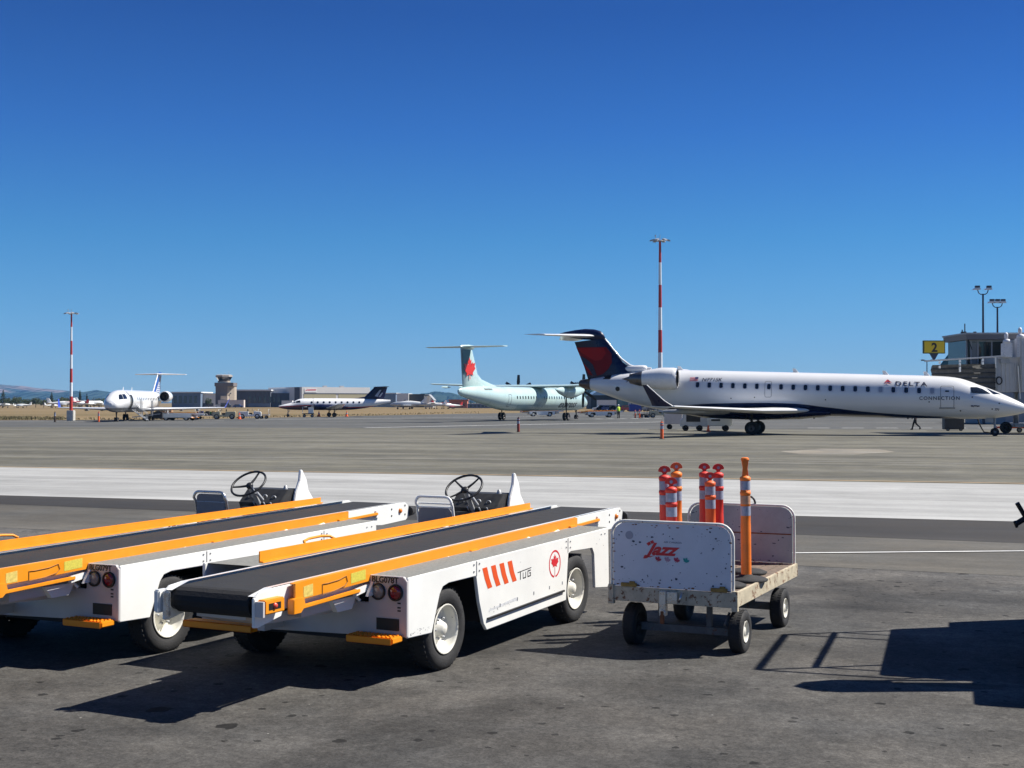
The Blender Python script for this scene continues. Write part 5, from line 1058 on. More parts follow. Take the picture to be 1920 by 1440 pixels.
# ------------------------------------------------------------------ people
def person(px, py, h, lb, pose, top, legs, face=0, vest=False):
    x, y = G(px, py); t = empty('person', (x, y, 0), face, lb, 'person'); k = h / 1.78
    if pose == 'walk': hipL, kneeL, ankL, toeL = (.02, .09, .93), (.20, .09, .52), (.30, .09, .10), (.45, .09, .06); kneeR, ankR, toeR = (-.05, -.09, .50), (-.38, -.09, .20), (-.32, -.09, .06)
    else: hipL, kneeL, ankL, toeL = (0, .1, .93), (.02, .11, .5), (0, .12, .09), (.14, .13, .04); kneeR, ankR, toeR = (.02, -.11, .5), (0, -.12, .09), (.14, -.13, .04)
    hipR = (hipL[0], -hipL[1], hipL[2])
    V = [(0, 0, .95), (0, 0, 1.15), (.01, 0, 1.38), (.02, 0, 1.50), (.03, 0, 1.57), (.05, 0, 1.67), (.05, 0, 1.75), hipL, kneeL, ankL, toeL, hipR, kneeR, ankR, toeR,
         (.01, .19, 1.40), (-.06 if pose == 'walk' else .02, .24, 1.12), (.06 if pose == 'walk' else .1, .25, .88), (.01, -.19, 1.40), (.05, -.24, 1.12), (.2 if pose == 'walk' else .1, -.24, .92), (.09, .25, .80), (.23, -.23, .84)]
    E_ = [(0, 1), (1, 2), (2, 3), (3, 4), (4, 5), (5, 6), (0, 7), (7, 8), (8, 9), (9, 10), (0, 11), (11, 12), (12, 13), (13, 14), (2, 15), (15, 16), (16, 17), (17, 21), (2, 18), (18, 19), (19, 20), (20, 22)]
    RR = [.15, .14, .16, .08, .06, .10, .085, .12, .085, .06, .045, .12, .085, .06, .045, .07, .05, .038, .07, .05, .038, .035, .035]
    me = bpy.data.meshes.new('body'); me.from_pydata([tuple(c * k for c in v) for v in V], E_, []); o = bpy.data.objects.new('body', me); COL.objects.link(o); o.parent = t
    me.skin_vertices or None
    o.modifiers.new('s', 'SKIN'); o.modifiers.new('u', 'SUBSURF').levels = 1
    bpy.context.view_layer.update()
    if not me.skin_vertices: pass
    for i, r in enumerate(RR): me.skin_vertices[0].data[i].radius = (r * k, r * k)
    me.skin_vertices[0].data[0].use_root = True
    dg = bpy.context.evaluated_depsgraph_get(); nm = bpy.data.meshes.new_from_object(o.evaluated_get(dg)); o.modifiers.clear(); o.data = nm
    nm.materials.clear()
    for m_ in (legs, top, SKIN): nm.materials.append(m_)
    for p in nm.polygons:
        z = p.center.z / k; p.material_index = 0 if z < .93 and abs(p.center.y) < .2 * k + .02 else (2 if z > 1.52 or (z < .93) else 1); p.use_smooth = True
    q = MB(); q.lathe([(1.70 * k, .115), (1.76 * k, .105), (1.82 * k, .06), (1.835 * k, .001)], (.04 * k, 0, 0), 'z', 12); q.build('cap' if vest else 'hair', WHITE2 if vest else BLACK, t)
    for s_ in (-1, 1):
        q = MB(); zz = toeL if s_ > 0 else toeR; aa = ankL if s_ > 0 else ankR
        q.tube([(aa[0] * k - .05, aa[1] * k, max(.05, aa[2] * k - .05)), (zz[0] * k, zz[1] * k, .045)], [.05, .04], 8); q.build('shoe', BLACK, t)
    return t
person(1717, 806, 1.85, 'walking person mostly hidden behind the belly of the large jet, only legs showing', 'walk', mat('dark_shirt', (.03, .03, .05), .8), TROUS, R(180))
person(1160, 784, 1.95, 'ground worker in a hi-vis yellow vest standing behind the tail of the large jet', 'stand', HIVIS, TROUS, R(120), vest=True)

# ------------------------------------------------------------------ ground vehicles
def place(name, px, py, rz, lb, cat, group=None, sc=1): x, y = G(px, py); return empty(name, (x, y, 0), R(rz), lb, cat, group, sc)
def wheels(t, xs, y, r, w_=.2, m=GREYM):
    for x in xs:
        for s_ in (-1, 1): wheel(t, (x, s_ * y, r), r, w_, None, s_, m, tread=False, n=20)
def tug(px, py, rz, lb, col=WHITE, group=None, driver=False):
    t = place('baggage_tractor', px, py, rz, lb, 'baggage tractor', group)
    q = MB(); q.prism([(-1.5, .32), (-1.5, .95), (-1.35, 1.05), (-.15, 1.05), (-.1, .62), (.55, .62), (.6, 1.1), (1.5, 1.0), (1.6, .9), (1.6, .35)], 'y', -.7, .7); q.build('body', col, t, bev=.05)
    q = MB(); q.box(-.2, .35, -.4, .4, .62, .85); q.box(-.3, -.18, -.4, .4, .8, 1.35); q.build('seat', BLACK, t, bev=.03)
    q = MB(); q.tube([(.6, .1, 1.05), (.35, .1, 1.3)], .03, 6); q.tube([(.35 + .05 * math.cos(a), .1 + .18 * math.sin(a), 1.3 + .12 * math.cos(a)) for a in [k * math.pi / 6 for k in range(12)]], .02, 6, closed=True); q.build('steering_wheel', BLACK, t)
    wheels(t, (-1.0, 1.05), .62, .36); return t
def cart(px, py, rz, lb, load=0, group=None, dim=(2.6, 1.4), colr=GREYM):
    t = place('luggage_dolly', px, py, rz, lb, 'luggage dolly', group); L, W = dim
    q = MB(); q.box(-L / 2, L / 2, -W / 2, W / 2, .45, .58); q.box(-L / 2 - .9, -L / 2, -.04, .04, .35, .43); q.build('bed', colr, t, bev=.02)
    for x in (-L / 2 + .03, L / 2 - .03):
        q = MB(); q.tube([(x, -W / 2, .5), (x, -W / 2, 1.3), (x, W / 2, 1.3), (x, W / 2, .5)], .03, 6); q.build('end_rail', colr, t)
    wheels(t, (-L / 2 + .4, L / 2 - .4), W / 2 - .1, .2, .14); return t
def sblock(name, px, py, rz, lb, cat, parts, group=None):
    """parts: (name, (x0,x1,y0,y1,z0,z1), material, bevel)"""
    t = place(name, px, py, rz, lb, cat, group)
    for nm, bb, m_, bv in parts: q = MB(); q.box(*bb); q.build(nm, m_, t, bev=bv)
    return t
GT = tug(468, 785.5, 8, 'white baggage tractor parked between the beige tractor and the navy-bellied turboprop', WHITE)
tug(421, 786, 190, 'beige baggage tractor beside the dolly loaded with bags', mat('beige_paint', (.50, .45, .30), .5))
x = tug(1236, 783, 0, 'beige baggage tractor beside the dark dollies under the large jet tail', mat('beige_paint', (.50, .45, .30), .5))
for px, lb in ((1207, 'dark dolly next to the pair of orange posts behind the large jet tail'), (1219, 'dark dolly next to the beige tractor behind the large jet tail')): cart(px, 783, 10, lb, dim=(1.6, 1.2), colr=DARK)
c = cart(343, 787, 5, 'long grey empty dolly under the wing of the nose-on jet', dim=(4.4, 1.5)); cart(390, 786, 0, 'dolly loaded with coloured bags beside the nose-on jet', dim=(3.2, 1.5))
cart(495, 785, 0, 'small empty dolly just past the white baggage tractor', dim=(1.5, 1.1))
BAGC = [(.5, .03, .03), (.02, .03, .12), (.75, .7, .3), (.03, .03, .03), (.05, .25, .1), (.45, .3, .15), (.6, .6, .62)]
names = ['red', 'navy', 'cream', 'black', 'green', 'tan', 'silver']
gx, gy = G(390, 786)
for k in range(7):
    q = MB(); q.box(-.38, .38, -.25, .25, 0, .42 + .1 * (k % 2)); o = q.build('suitcase', mat('bag_' + names[k], BAGC[k], .7), None, bev=.05)
    o.location = (gx - 1.25 + .42 * k, gy + (-.2 if k % 2 else .25), .585 + (.0)); o.rotation_euler = (0, 0, R(90))
    tag(o, '%s suitcase on the loaded dolly near the nose-on jet' % names[k], 'suitcase', 'suitcases on the loaded dolly')
c = place('cardboard_box', 316, 786, 0, None, None)
bpy.data.objects.remove(c)
q = MB(); q.box(-.8, .8, -.5, .5, .0, 1.25); o = q.build('crate', mat('cardboard', (.36, .22, .12), .9, var=.1), None, bev=.02, loc=(*G(312, 786), 0)); tag(o, 'tan cardboard crate between the stair cart and the grey dolly', 'crate')
# wheeled stair beside the left jet
t = place('passenger_ramp', 280, 789.5, 5, 'grey wheeled ramp stair standing beside the door of the nose-on jet', 'passenger stair')
q = MB(); q.bar((-2.0, -.4, .5), (1.4, -.4, .9), .08); q.bar((-2.0, .4, .5), (1.4, .4, .9), .08)
for k in range(9): q.box(-2.0 + k * .38, -1.7 + k * .38, -.4, .4, .42 + k * .045, .46 + k * .045)
q.build('ramp', GREYM, t)
for yy in (-.42, .42):
    q = MB(); q.tube([(-.9, yy, .6), (-1.0, yy, 2.7)], .05, 6); q.tube([(.4, yy, .6), (.3, yy, 2.5)], .06, 6); q.tube([(-1.9, yy, 1.4), (1.3, yy, 1.75)], .035, 6); q.build('hand_rail', GREYM, t)
wheels(t, (-.3,), .5, .42, .2, RIM); q = MB(); q.box(.5, 1.6, -.4, .4, .3, 1.1); q.build('power_pack', DARK, t, bev=.05)
# belt loader copies far away
def far_loader(px, py, rz, lb):
    c = copy_tree(L1); x, y = G(px, py); c.location = (x, y, 0); c.rotation_euler = (0, 0, R(rz)); c['label'] = lb; c['group'] = 'belt loaders far out on the apron'
    def strip_(o):
        for ch in list(o.children):
            strip_(ch)
            if ch.name.split('.')[0] in ('lettering', 'emblem', 'stripe_mark', 'marking', 'tread_teeth', 'wheel_nut', 'caution_label', 'weld_seam', 'panel_fastener'): bpy.data.objects.remove(ch)
    strip_(c); return c
far_loader(1110, 782.5, 5, 'white belt loader parked just past the mint turboprop nose')
far_loader(362, 788.5, 170, 'pale belt loader standing under the wing of the nose-on jet')
far_loader(1000, 781, 5, 'white belt loader half hidden under the belly of the mint turboprop')
# white cargo and towing gear behind the near wing
t = place('ground_power_unit', 1316, 808, -6, 'white ground power unit with dark grille parked under the near wing', 'ground power unit')
q = MB(); q.prism([(-1.7, .35), (-1.7, .9), (-1.5, 1.0), (-1.45, 1.75), (.3, 1.75), (.35, 1.0), (.5, .35)], 'y', -.75, .75); q.build('body', mat('gpu_pale', (.55, .56, .56), .5, var=.08), t, bev=.04)
q = MB(); q.box(-1.25, -.15, -.77, -.752, .74, 1.32); q.box(.7, 1.4, -.77, -.752, .8, .95); q.build('grille', BLACK, t)
q = MB(); q.prism([(.55, .4), (.55, 1.0), (1.6, 1.0), (1.7, 1.3), (2.3, 1.25), (2.35, .5), (2.2, .4)], 'y', -.75, .75); q.box(.36, .6, -.76, .76, .3, 1.7); q.build('cab', WHITE, t, bev=.05)
wheels(t, (-1.3, -.2, 1.85), .7, .24, .2, DARK)
q = MB()
for k in range(5): q.tube([(.3, -.5 + .2 * k, 1.75), (1.0, -.4 + .2 * k, 1.35), (1.6, -.45 + .2 * k, 1.15)], .05, 6)
q.build('hose', mat('pale_hose', (.6, .58, .35), .6), t)
sblock('cargo_container', 1262, 805, -5, 'pale grey box trailer between the winglet and the ground power unit', 'container', [('body', (-.72, .72, -.7, .7, .45, 1.75), SHADE_GREY, .03), ('drawbar', (.72, 1.5, -.05, .05, .4, .5), DARK, 0)])
t = [o for o in COL.objects if o.name.startswith('cargo_container')][0]; wheels(t, (-.3,), .6, .22, .2, DARK)
for px, py, lb in ((598, 781, 'orange cone between the small white-boxed cart and the navy-bellied turboprop wheels'), (650, 781, 'orange cone under the rear belly of the navy-bellied turboprop'), (449, 786, 'orange cone at the front of the white baggage tractor'), (1328, 809, 'orange cone in front of the ground power unit')):
    x, y = G(px, py); t = empty('traffic_cone', (x, y, 0), 0, lb, 'traffic cone', 'orange traffic cones on the apron'); q = MB(); s_ = .55 if px == 1328 else 1.0; q.lathe([(.03, .24 * s_), (.9 * s_, .04)], (0, 0, 0), 'z', 16); q.box(-.3 * s_, .3 * s_, -.3 * s_, .3 * s_, 0, .04); q.build('cone', REDO, t); q = MB(); q.lathe([(.4 * s_, .168 * s_), (.6 * s_, .122 * s_)], (0, 0, 0), 'z', 16); q.build('reflective_band', REFL, t)
t = place('service_cart', 578, 782.5, 8, 'small cart with a white box in front of the navy-bellied turboprop', 'service cart')
q = MB(); q.box(-.9, .9, -.5, .5, .5, .62); q.build('bed', DARK, t); q = MB(); q.box(.0, .8, -.4, .4, .62, 1.5); q.build('cabinet', WHITE, t, bev=.03); q = MB(); q.tube([(-.85, 0, .6), (-.85, 0, 1.6), (-.2, 0, 1.6)], .04, 6); q.build('handle', WHITE2, t); wheels(t, (-.6, .6), .4, .25)

# ------------------------------------------------------------------ unseen made-up truck just right of the picture, shaped to cast the apron shadow
TK = empty('shadow_truck', (4.82, 11.15, 0), R(71.5), 'made-up truck beyond the picture edge, shaped to cast the apron shadow, black lever showing', 'truck')
q = MB(); q.box(.02, 2.35, -.72, 0, .55, 2.25); q.box(-.85, 2.35, -2.6, -.721, .55, 2.25); q.build('box_body', mat('truck_grey', (.3, .31, .33), .5), TK, bev=.03, split=False)
q = MB(); q.box(2.4, 2.95, -2.4, -.5, .6, 2.2); q.box(-.8, 3.0, -2.2, -.3, .45, .6); q.build('cab', mat('truck_grey', (.3, .31, .33), .5), TK, bev=.04, split=False)
q = MB(); q.tube([(.49, .05, 3.5), (2.26, .03, 3.5)], .034, 8); q.tube([(.49, .05, 2.88), (2.26, .03, 2.88)], .03, 8)
for x in (.49, 2.26):
    q.tube([(x, .04, 3.5), (x, -.04, 2.25)], .022, 6); q.tube([(x, .04, 3.5), (x, -1.1, 3.5), (x, -1.1, 2.25)], .022, 6); q.tube([(x, .04, 2.88), (x, -1.1, 2.88)], .018, 6)
q.build('roof_rail', DARK, TK, split=False)
q = MB()
q = MB()
TI = (Matrix.Translation((4.82, 11.15, 0)) @ Matrix.Rotation(R(71.5), 4, 'Z')).inverted()
q.prism([(4.72, 10.62), (4.52, 10.68), (4.40, 10.84), (4.52, 11.0), (4.75, 11.08), (5.2, 11.06), (5.2, 10.98), (6.4, 10.94), (6.4, 10.66), (5.2, 10.64)], 'z', 2.62, 2.67); q.prism([(5.2, 11.08), (6.4, 11.06), (6.4, 11.02), (5.2, 11.04)], 'z', 2.62, 2.67); q.v = [tuple(TI @ Vector(v)) for v in q.v]
q.build('shadow_slab', DARK, TK)  # unseen slab, outline invented to cast a round-ended shadow
for x in (-.4, 1.9):
    for s_ in (-.15, -2.45): wheel(TK, (x, s_, .45), .45, .28, None, 1 if s_ > -1 else -1, GREYM, tread=False)
q = MB(); a = P3(1907, 943, 12.6); b_ = P3(1926, 975, 12.6); c = P3(1904, 983, 12.6); d = P3(1932, 966, 12.6)
for A_, B_, r_ in ((a, b_, .022), (c, d, .028)): q.tube([A_, B_], r_, 8)
q.tube([P3(1902, 977, 12.6), P3(1907, 989, 12.6)], .014, 6); e = P3(1945, 966, 12.6); q.tube([b_, e], .03, 8); q.tube([e, P3(2010, 966, 12.6)], .035, 8)
o = q.build('coupling_lever', BLACK); o.parent = TK; o.matrix_parent_inverse = (Matrix.Translation((4.82, 11.15, 0)) @ Matrix.Rotation(R(71.5), 4, 'Z')).inverted()
# ------------------------------------------------------------------ buildings
def bldg(name, px0, px1, ytop, Y, lb, cat, wallm, depth=25, roofm=None, rooft=0, zb=0, base=None):
    x0 = P3(px0, 755, Y)[0]; x1 = P3(px1, 755, Y)[0]; top = P3(px0, ytop, Y)[2]
    t = empty(name, (x0, Y, 0), 0, lb, cat, 'airport buildings across the field'); W = x1 - x0
    q = MB(); q.box(0, W, 0, depth, 0, top); q.build('wall', wallm, t)
    if roofm: q = MB(); q.box(-.4, W + .4, -.4, depth, top + .003, top + rooft); q.build('roof', roofm, t)
    t['w'] = W; t['h'] = top; return t, W, top
def wins(t, rects, m=GLASSB, y=-.12, nm='window'):
    for x0, x1, z0, z1 in rects: q = MB(); q.box(x0, x1, y, -.003, z0, z1); q.build(nm, m, t)
YB = 640; K = YB / 2450
BW = mat('white_cladding', (.66, .66, .64), .7, var=.05, scale=.1); BD = mat('slate_and_shaded_cladding', (.085, .095, .12), .8, var=.1, scale=.1); BB = mat('blue_grey_cladding', (.13, .18, .26), .7, var=.15, scale=.1)
BG = mat('beige_concrete', (.40, .34, .27), .8, var=.08, scale=.2); BGD = mat('shaded_beige_concrete', (.17, .15, .145), .8, var=.08, scale=.2)  # tower concrete as a beige and a darker copy, sun and shade put into colour
t, W, h = bldg('office_building', 322, 376, 736.5, YB, 'blue-grey low building with tall dark windows behind the nose-on jet engine', 'building', BB, roofm=BW, rooft=.5)
wins(t, [(k * 10 * K * .95 + 1, k * 10 * K * .95 + 2.4, 2.0, 5.6) for k in range(5)])
t, W, h = bldg('storage_building', 376.5, 404, 739, YB + 5, 'low white building between the blue-grey one and the control tower', 'building', BW, roofm=BW, rooft=.4)
wins(t, [(1, W - 1, .5, 2.0)], BD)
# control tower
X0 = P3(404, 755, YB - 20)[0]; k_ = (YB - 20) / 2450; CTW = empty('control_tower', (X0, YB - 20, 0), 0, 'control tower with flared dark glass cab, its sunlit side a paler beige block', 'control tower')
zt_ = lambda py: P3(404, py, YB - 20)[2]
q = MB(); q.box(0, 22 * k_, 0, 8, 0, zt_(719)); q.build('shaft', BGD, CTW)
q = MB(); q.prism([(22.1 * k_, .3), (33 * k_, 3.1), (33 * k_, 8), (22.1 * k_, 8)], 'z', 0, zt_(724)); lit_blk = q.build('lit_side_block', BG, CTW); wins(lit_blk, [(27 * k_, 28.5 * k_, zt_(731), zt_(729)), (27 * k_, 28.5 * k_, zt_(739), zt_(736.5))], y=1.3)  # sunlit side of the shaft, built as a separate paler block
q = MB(); q.box(-1.5 * k_, 34 * k_, -.6, 8.2, zt_(724.5), zt_(717.5)); q.build('collar', BGD, CTW, bev=.1)
cx = 13 * k_; q = MB(); q.lathe([(zt_(717), 12 * k_), (zt_(714), 12 * k_)], (cx, 3.5, 0), 'z', 8, smooth=False, cap=True); q.build('cab_base', BG, CTW)
q = MB(); q.lathe([(zt_(714), 11 * k_), (zt_(706.5), 15.5 * k_)], (cx, 3.5, 0), 'z', 8, smooth=False, cap=True); q.build('cab_glass', GLASS, CTW)
q = MB(); q.lathe([(zt_(706.5), 16.2 * k_), (zt_(703.5), 16 * k_), (zt_(702.3), 13 * k_)], (cx, 3.5, 0), 'z', 8, smooth=False, cap=True); q.build('cab_roof', mat('tower_roof', (.34, .31, .28), .8), CTW)
q = MB()
for dx in (-1.5, .5, 2.2): q.tube([(cx + dx, 3.5, zt_(703)), (cx + dx, 3.5, zt_(698 - dx))], .06, 5)
q.build('aerial', GREYM, CTW)
q = MB(); q.box(12 * k_, 25 * k_, -3, 0, 0, zt_(742)); q.build('annex', BG, CTW); q = MB(); q.box(10 * k_, 58 * k_, -6, -3.01, 0, zt_(750)); q.build('annex', mat('pink_beige', (.62, .55, .50), .8), CTW)
t, W, h = bldg('dark_hangar', 441, 507, 733, YB, 'long slate hangar with a thin white roof next to the control tower', 'hangar', BD, roofm=BW, rooft=.7)
wins(t, [((466 - 441 + 9.5 * k) * K, (466 - 441 + 9.5 * k + 4.5) * K, 2.2, 5.2) for k in range(5)])
q = MB(); q.box(25 * K, W, -.14, -.004, .2, 1.9); q.build('door_band', BB, t)
t, W, h = bldg('dark_hangar', 507.3, 551.5, 737, YB + 2, 'lower slate hangar with a white upper storey beside the white hangar', 'hangar', BD)
q = MB(); q.box(0, W, 3, 24, h + .003, h + 1.7); q.build('upper_storey', BW, t); wins(t, [(5 * K, 8.5 * K, 2.2, 5.2), (14 * K, 18 * K, 2.2, 5.2)])
t, W, h = bldg('white_hangar', 566, 680, 725.5, YB - 10, 'large white hangar with two beige doors and a red sign', 'hangar', BW, depth=40)
wins(t, [(3 * K, 55 * K, .2, P3(0, 738.5, YB - 10)[2]), (59 * K, 110 * K, .2, P3(0, 738.5, YB - 10)[2])], mat('hangar_door_beige', (.42, .38, .24), .7, var=.05), nm='hangar_door')
q = MB(); q.box(3 * K, 110 * K, -.2, -.125, P3(0, 738.4, YB - 10)[2], P3(0, 737, YB - 10)[2]); q.build('door_track', BD, t)
flat('sign_board', [[(4 * K, h - 2.6), (24 * K, h - 2.6), (24 * K, h - .5), (4 * K, h - .5)]], lambda u, v: (u, -.15, v), WHITE2, t); flat('sign_band', [[(8.5 * K, h - 1.75), (22.5 * K, h - 1.6), (22.8 * K, h - 1.1), (9.2 * K, h - 1.2)]], lambda u, v: (u, -.18, v), mat('sign_red', (.6, .05, .08), .5), t)
flat('emblem', [[(4.5 * K, h - 2.1), (9 * K, h - .8), (8 * K, h - 1.7)]], lambda u, v: (u, -.18, v), mat('sign_red', (.6, .05, .08), .5), t)
q = MB()
for px in (611, 639): x = (px - 566) * K; q.box(x - .8, x + .8, 5, 6, h + .003, h + .8)
q.build('roof_vent', GREYM, t)
t.rotation_euler = (0, 0, R(34)); t.scale = (1.26, 1, 1)
t, W, h = bldg('dark_hangar', 552, 565.6, 726, YB - 8, 'tall narrow dark block painted as the shaded side of the big white hangar', 'hangar', BD, depth=38)  # stands in for the white hangar's end wall, its shade put into the colour
t, W, h = bldg('storage_building', 681, 742, 738, YB + 30, 'pale blue-grey building half hidden behind the navy tail', 'building', BB, roofm=BW, rooft=.4)
t, W, h = bldg('white_hangar', 744, 766, 737.5, YB, 'plain white hangar just past the navy tail', 'hangar', BW); wins(t, [(13 * K, 17 * K, 2.5, 3.6)])
t, W, h = bldg('grey_hangar', 766.3, 795, 740, YB + 3, 'dark grey hangar between two white ones', 'hangar', mat('dark_grey_clad', (.07, .075, .075), .8), roofm=mat('dark_grey_clad', (.07, .075, .075), .8), rooft=.3)
x0 = P3(795.5, 755, YB)[0]; t = empty('gabled_hangar', (x0, YB, 0), 0, 'small white gabled hangar', 'hangar', 'airport buildings across the field'); w_ = 16.5 * K
q = MB(); q.prism([(0, 0), (w_, 0), (w_, 3.4), (w_ / 2, 6.0), (0, 3.4)], 'y', 0, 20); q.build('wall', BW, t); q = MB(); q.prism([(-.4, 3.3), (w_ / 2, 6.02), (w_ + .4, 3.3), (w_ + .4, 3.5), (w_ / 2, 6.3), (-.4, 3.5)], 'y', -.4, 20.4); q.build('roof', GREYM, t)
t, W, h = bldg('red_building', 842, 876, 750.5, 560, 'low orange-red building behind the mint turboprop tail', 'building', mat('brick_orange', (.50, .17, .11), .8, var=.1, scale=.3), depth=14, roofm=mat('brick_orange', (.50, .17, .11), .8), rooft=.3); wins(t, [(1 + 2.2 * k, 2.2 + 2.2 * k, .8, 1.8) for k in range(3)])
t, W, h = bldg('long_shed', 876.4, 950, 757, 540, 'long low blue-grey shed behind the mint turboprop', 'shed', mat('shed_blue', (.16, .19, .25), .8, var=.1, scale=.2), depth=10); wins(t, [(1 + 1.6 * k, 2 + 1.6 * k, .5, 1.2) for k in range(8)])
# right of the mint turboprop
t, W, h = bldg('curved_hangar', 1108, 1172, 741, 470, 'dark hangar with a curved blue roof seen under the tail of the large jet', 'hangar', mat('dark_teal_clad', (.03, .04, .05), .7), depth=30)
q = MB(); q.prism([(W * k / 12, h + 2.6 * math.sin(math.pi * k / 12)) for k in range(13)] + [(W, h), (0, h)], 'y', -.5, 30); q.build('roof', mat('sky_roof_metal', (.25, .38, .5), .4, metal=.3), t)
t, W, h = bldg('white_shed', 1122, 1156, 750, 430, 'long white flat shed in front of the curved hangar', 'shed', BW, depth=8); wins(t, [(.3, W - .3, .1, 1.4)], BD)
t, W, h = bldg('teal_building', 1164, 1188, 746, 450, 'teal green flat-roofed building behind the hi-vis worker', 'building', mat('teal_clad', (.13, .25, .24), .7), depth=15, roofm=BW, rooft=.3); wins(t, [(2.5, 3.5, .8, 2.2)], BW)
t, W, h = bldg('terminal_shed', 1190, 1420, 751, 440, 'long grey low building behind the belly of the large jet', 'building', mat('shed_grey', (.3, .3, .3), .8), depth=15)
q = MB(); q.box(0, 2.9, 0, 2.4, 0, 1.8); o = q.build('shipping_container', mat('container_blue', (.02, .05, .30), .6), None, bev=.05, loc=(P3(1185, 755, 330)[0] - .6, 330, 0)); tag(o, 'blue container behind the parked cars near the tail of the large jet', 'container')
# distant airliner tail behind the bridge
X, Y, Z = P3(1775, 672, 190); t = empty('parked_airliner', (X, Y, 0), R(150), 'airliner behind the boarding bridge with only its dark green tail showing', 'airplane')
q = MB(); q.blade([((2.6, 0, 5.0), (-2.0, 0, 5.0), .4), ((1.2, 0, 7.4), (-1.6, 0, 7.2), .35), ((-.3, 0, 9.4), (-1.2, 0, 9.4), .25)], (0, 1, 0)); q.build('fin', mat('deep_green', (.04, .12, .13), .35), t)
q = MB(); q.lathe([(-3, .2), (0, 1.0), (6, 1.6), (22, 1.6), (26, .8), (27, .1)], (0, 0, 3.8), 'x', 24, cap=True); q.build('fuselage', AIRT, t)
flat('tail_emblem', [leaf(.7, -1.0, 8.2)], lambda u, v: (u, .2, v), mat('leaf_red', (.62, .03, .02), .4), t)

# ------------------------------------------------------------------ parked cars and small aircraft, far across the field
def car(px, Y, col, nm, lb, van=False, rz=0):
    X, _, _ = P3(px, 755, Y); t = empty('parked_van' if van else 'parked_car', (X, Y, 0), R(rz), lb, 'van' if van else 'car', 'vehicles parked across the field'); m_ = mat('car_' + nm, col, .3, coat=.5)
    pr = [(-2.2, .3), (-2.2, .95), (-1.9, 1.05), (-1.4, 1.5), (.5, 1.5), (1.1, 1.0), (2.1, .88), (2.25, .6), (2.2, .3)] if not van else [(-2.4, .3), (-2.4, 2.0), (-2.3, 2.15), (1.3, 2.15), (1.8, 1.3), (2.5, 1.1), (2.5, .3)]
    q = MB(); q.prism(pr, 'y', -.85, .85); q.build('body', m_, t, bev=.05)
    wp_ = [(-1.6, 1.02), (-1.3, 1.4), (.4, 1.4), (.85, 1.02)] if not van else [(.4, 1.3), (.4, 1.95), (1.2, 1.95), (1.6, 1.3)]
    q = MB(); q.prism(wp_, 'y', -.865, .865); q.build('window', GLASS, t); wheels(t, (-1.4, 1.4), .78, .34); return t
cols = [((.7, .7, .7), 'white'), ((.03, .03, .04), 'black'), ((.35, .03, .03), 'red'), ((.3, .32, .35), 'silver'), ((.03, .06, .2), 'blue'), ((.1, .1, .11), 'charcoal')]
posd = ['first', 'second', 'third', 'fourth', 'fifth', 'sixth', 'seventh', 'eighth', 'ninth', 'tenth', 'eleventh', 'twelfth', 'thirteenth', 'fourteenth', 'fifteenth', 'sixteenth']
for k, px in enumerate((1126, 1133, 1141, 1148, 1156, 1170, 1177, 1203, 1211, 1219, 1228)):
    c, nm = cols[(k * 2 + k // 3) % 6]; car(px, 345, c, nm, '%s car, %s in the row under the large jet tail counted from the turboprop' % (nm, posd[k]), rz=random.choice((0, 180, 12)))
for k, px in enumerate((412, 424, 447, 531, 545, 560)):
    c, nm = cols[(k * 5) % 6] if k != 5 else cols[0]; car(px, 600, c, nm, '%s %s, %s before the hangars counted from the control tower' % (nm, 'van' if k in (1, 5) else 'car', posd[k]), van=k in (1, 5))
t, W, h = bldg('white_trailer', 528, 548, 751, 598, 'white box trailer parked before the slate hangar', 'trailer', BW, depth=3)
t['group'] = 'trailers before the hangars'
def light_plane(px, Y, lb, sc=1, col=WHITE2, rz=0, high=True, trim=None):
    X = P3(px, 755, Y)[0]; t = empty('light_airplane', (X, Y, 0), R(rz), lb, 'light airplane', 'light airplanes parked across the field', sc)
    q = MB(); q.lathe([(-4.2, .08), (-3.5, .2), (-1, .5), (0, .62), (1.6, .55), (2.6, .42), (2.9, .1)], (0, 0, 1.35), 'x', 14, cap=True); q.build('fuselage', col, t)
    q = MB(); zz = 2.0 if high else 1.0; q.blade([((1.0, -5.2, zz), (-.4, -5.2, zz), .14), ((1.2, 0, zz), (-.5, 0, zz), .2), ((1.0, 5.2, zz), (-.4, 5.2, zz), .14)], (0, 0, 1)); q.build('wing', trim or col, t)
    q = MB(); q.blade([((-2.9, 0, 1.5), (-4.2, 0, 1.5), .12), ((-3.7, 0, 2.8), (-4.4, 0, 2.8), .08)], (0, 1, 0)); q.build('fin', trim or col, t)
    q = MB(); q.blade([((-3.4, -1.7, 1.5), (-4.2, -1.7, 1.5), .06), ((-3.2, 0, 1.5), (-4.2, 0, 1.5), .1), ((-3.4, 1.7, 1.5), (-4.2, 1.7, 1.5), .06)], (0, 0, 1)); q.build('tailplane', col, t)
    for x, y in ((1.8, 0), (-.3, -1.1), (-.3, 1.1)):
        q = MB(); q.tube([(x, y * .4, 1.0), (x, y, .25)], .05, 5); q.lathe([(-.07, .22), (.07, .22)], (x, y, .22), 'y', 10, cap=True); q.build('landing_wheel', BLACK, t)
    return t
REDT = mat('trim_red', (.5, .04, .04), .4)
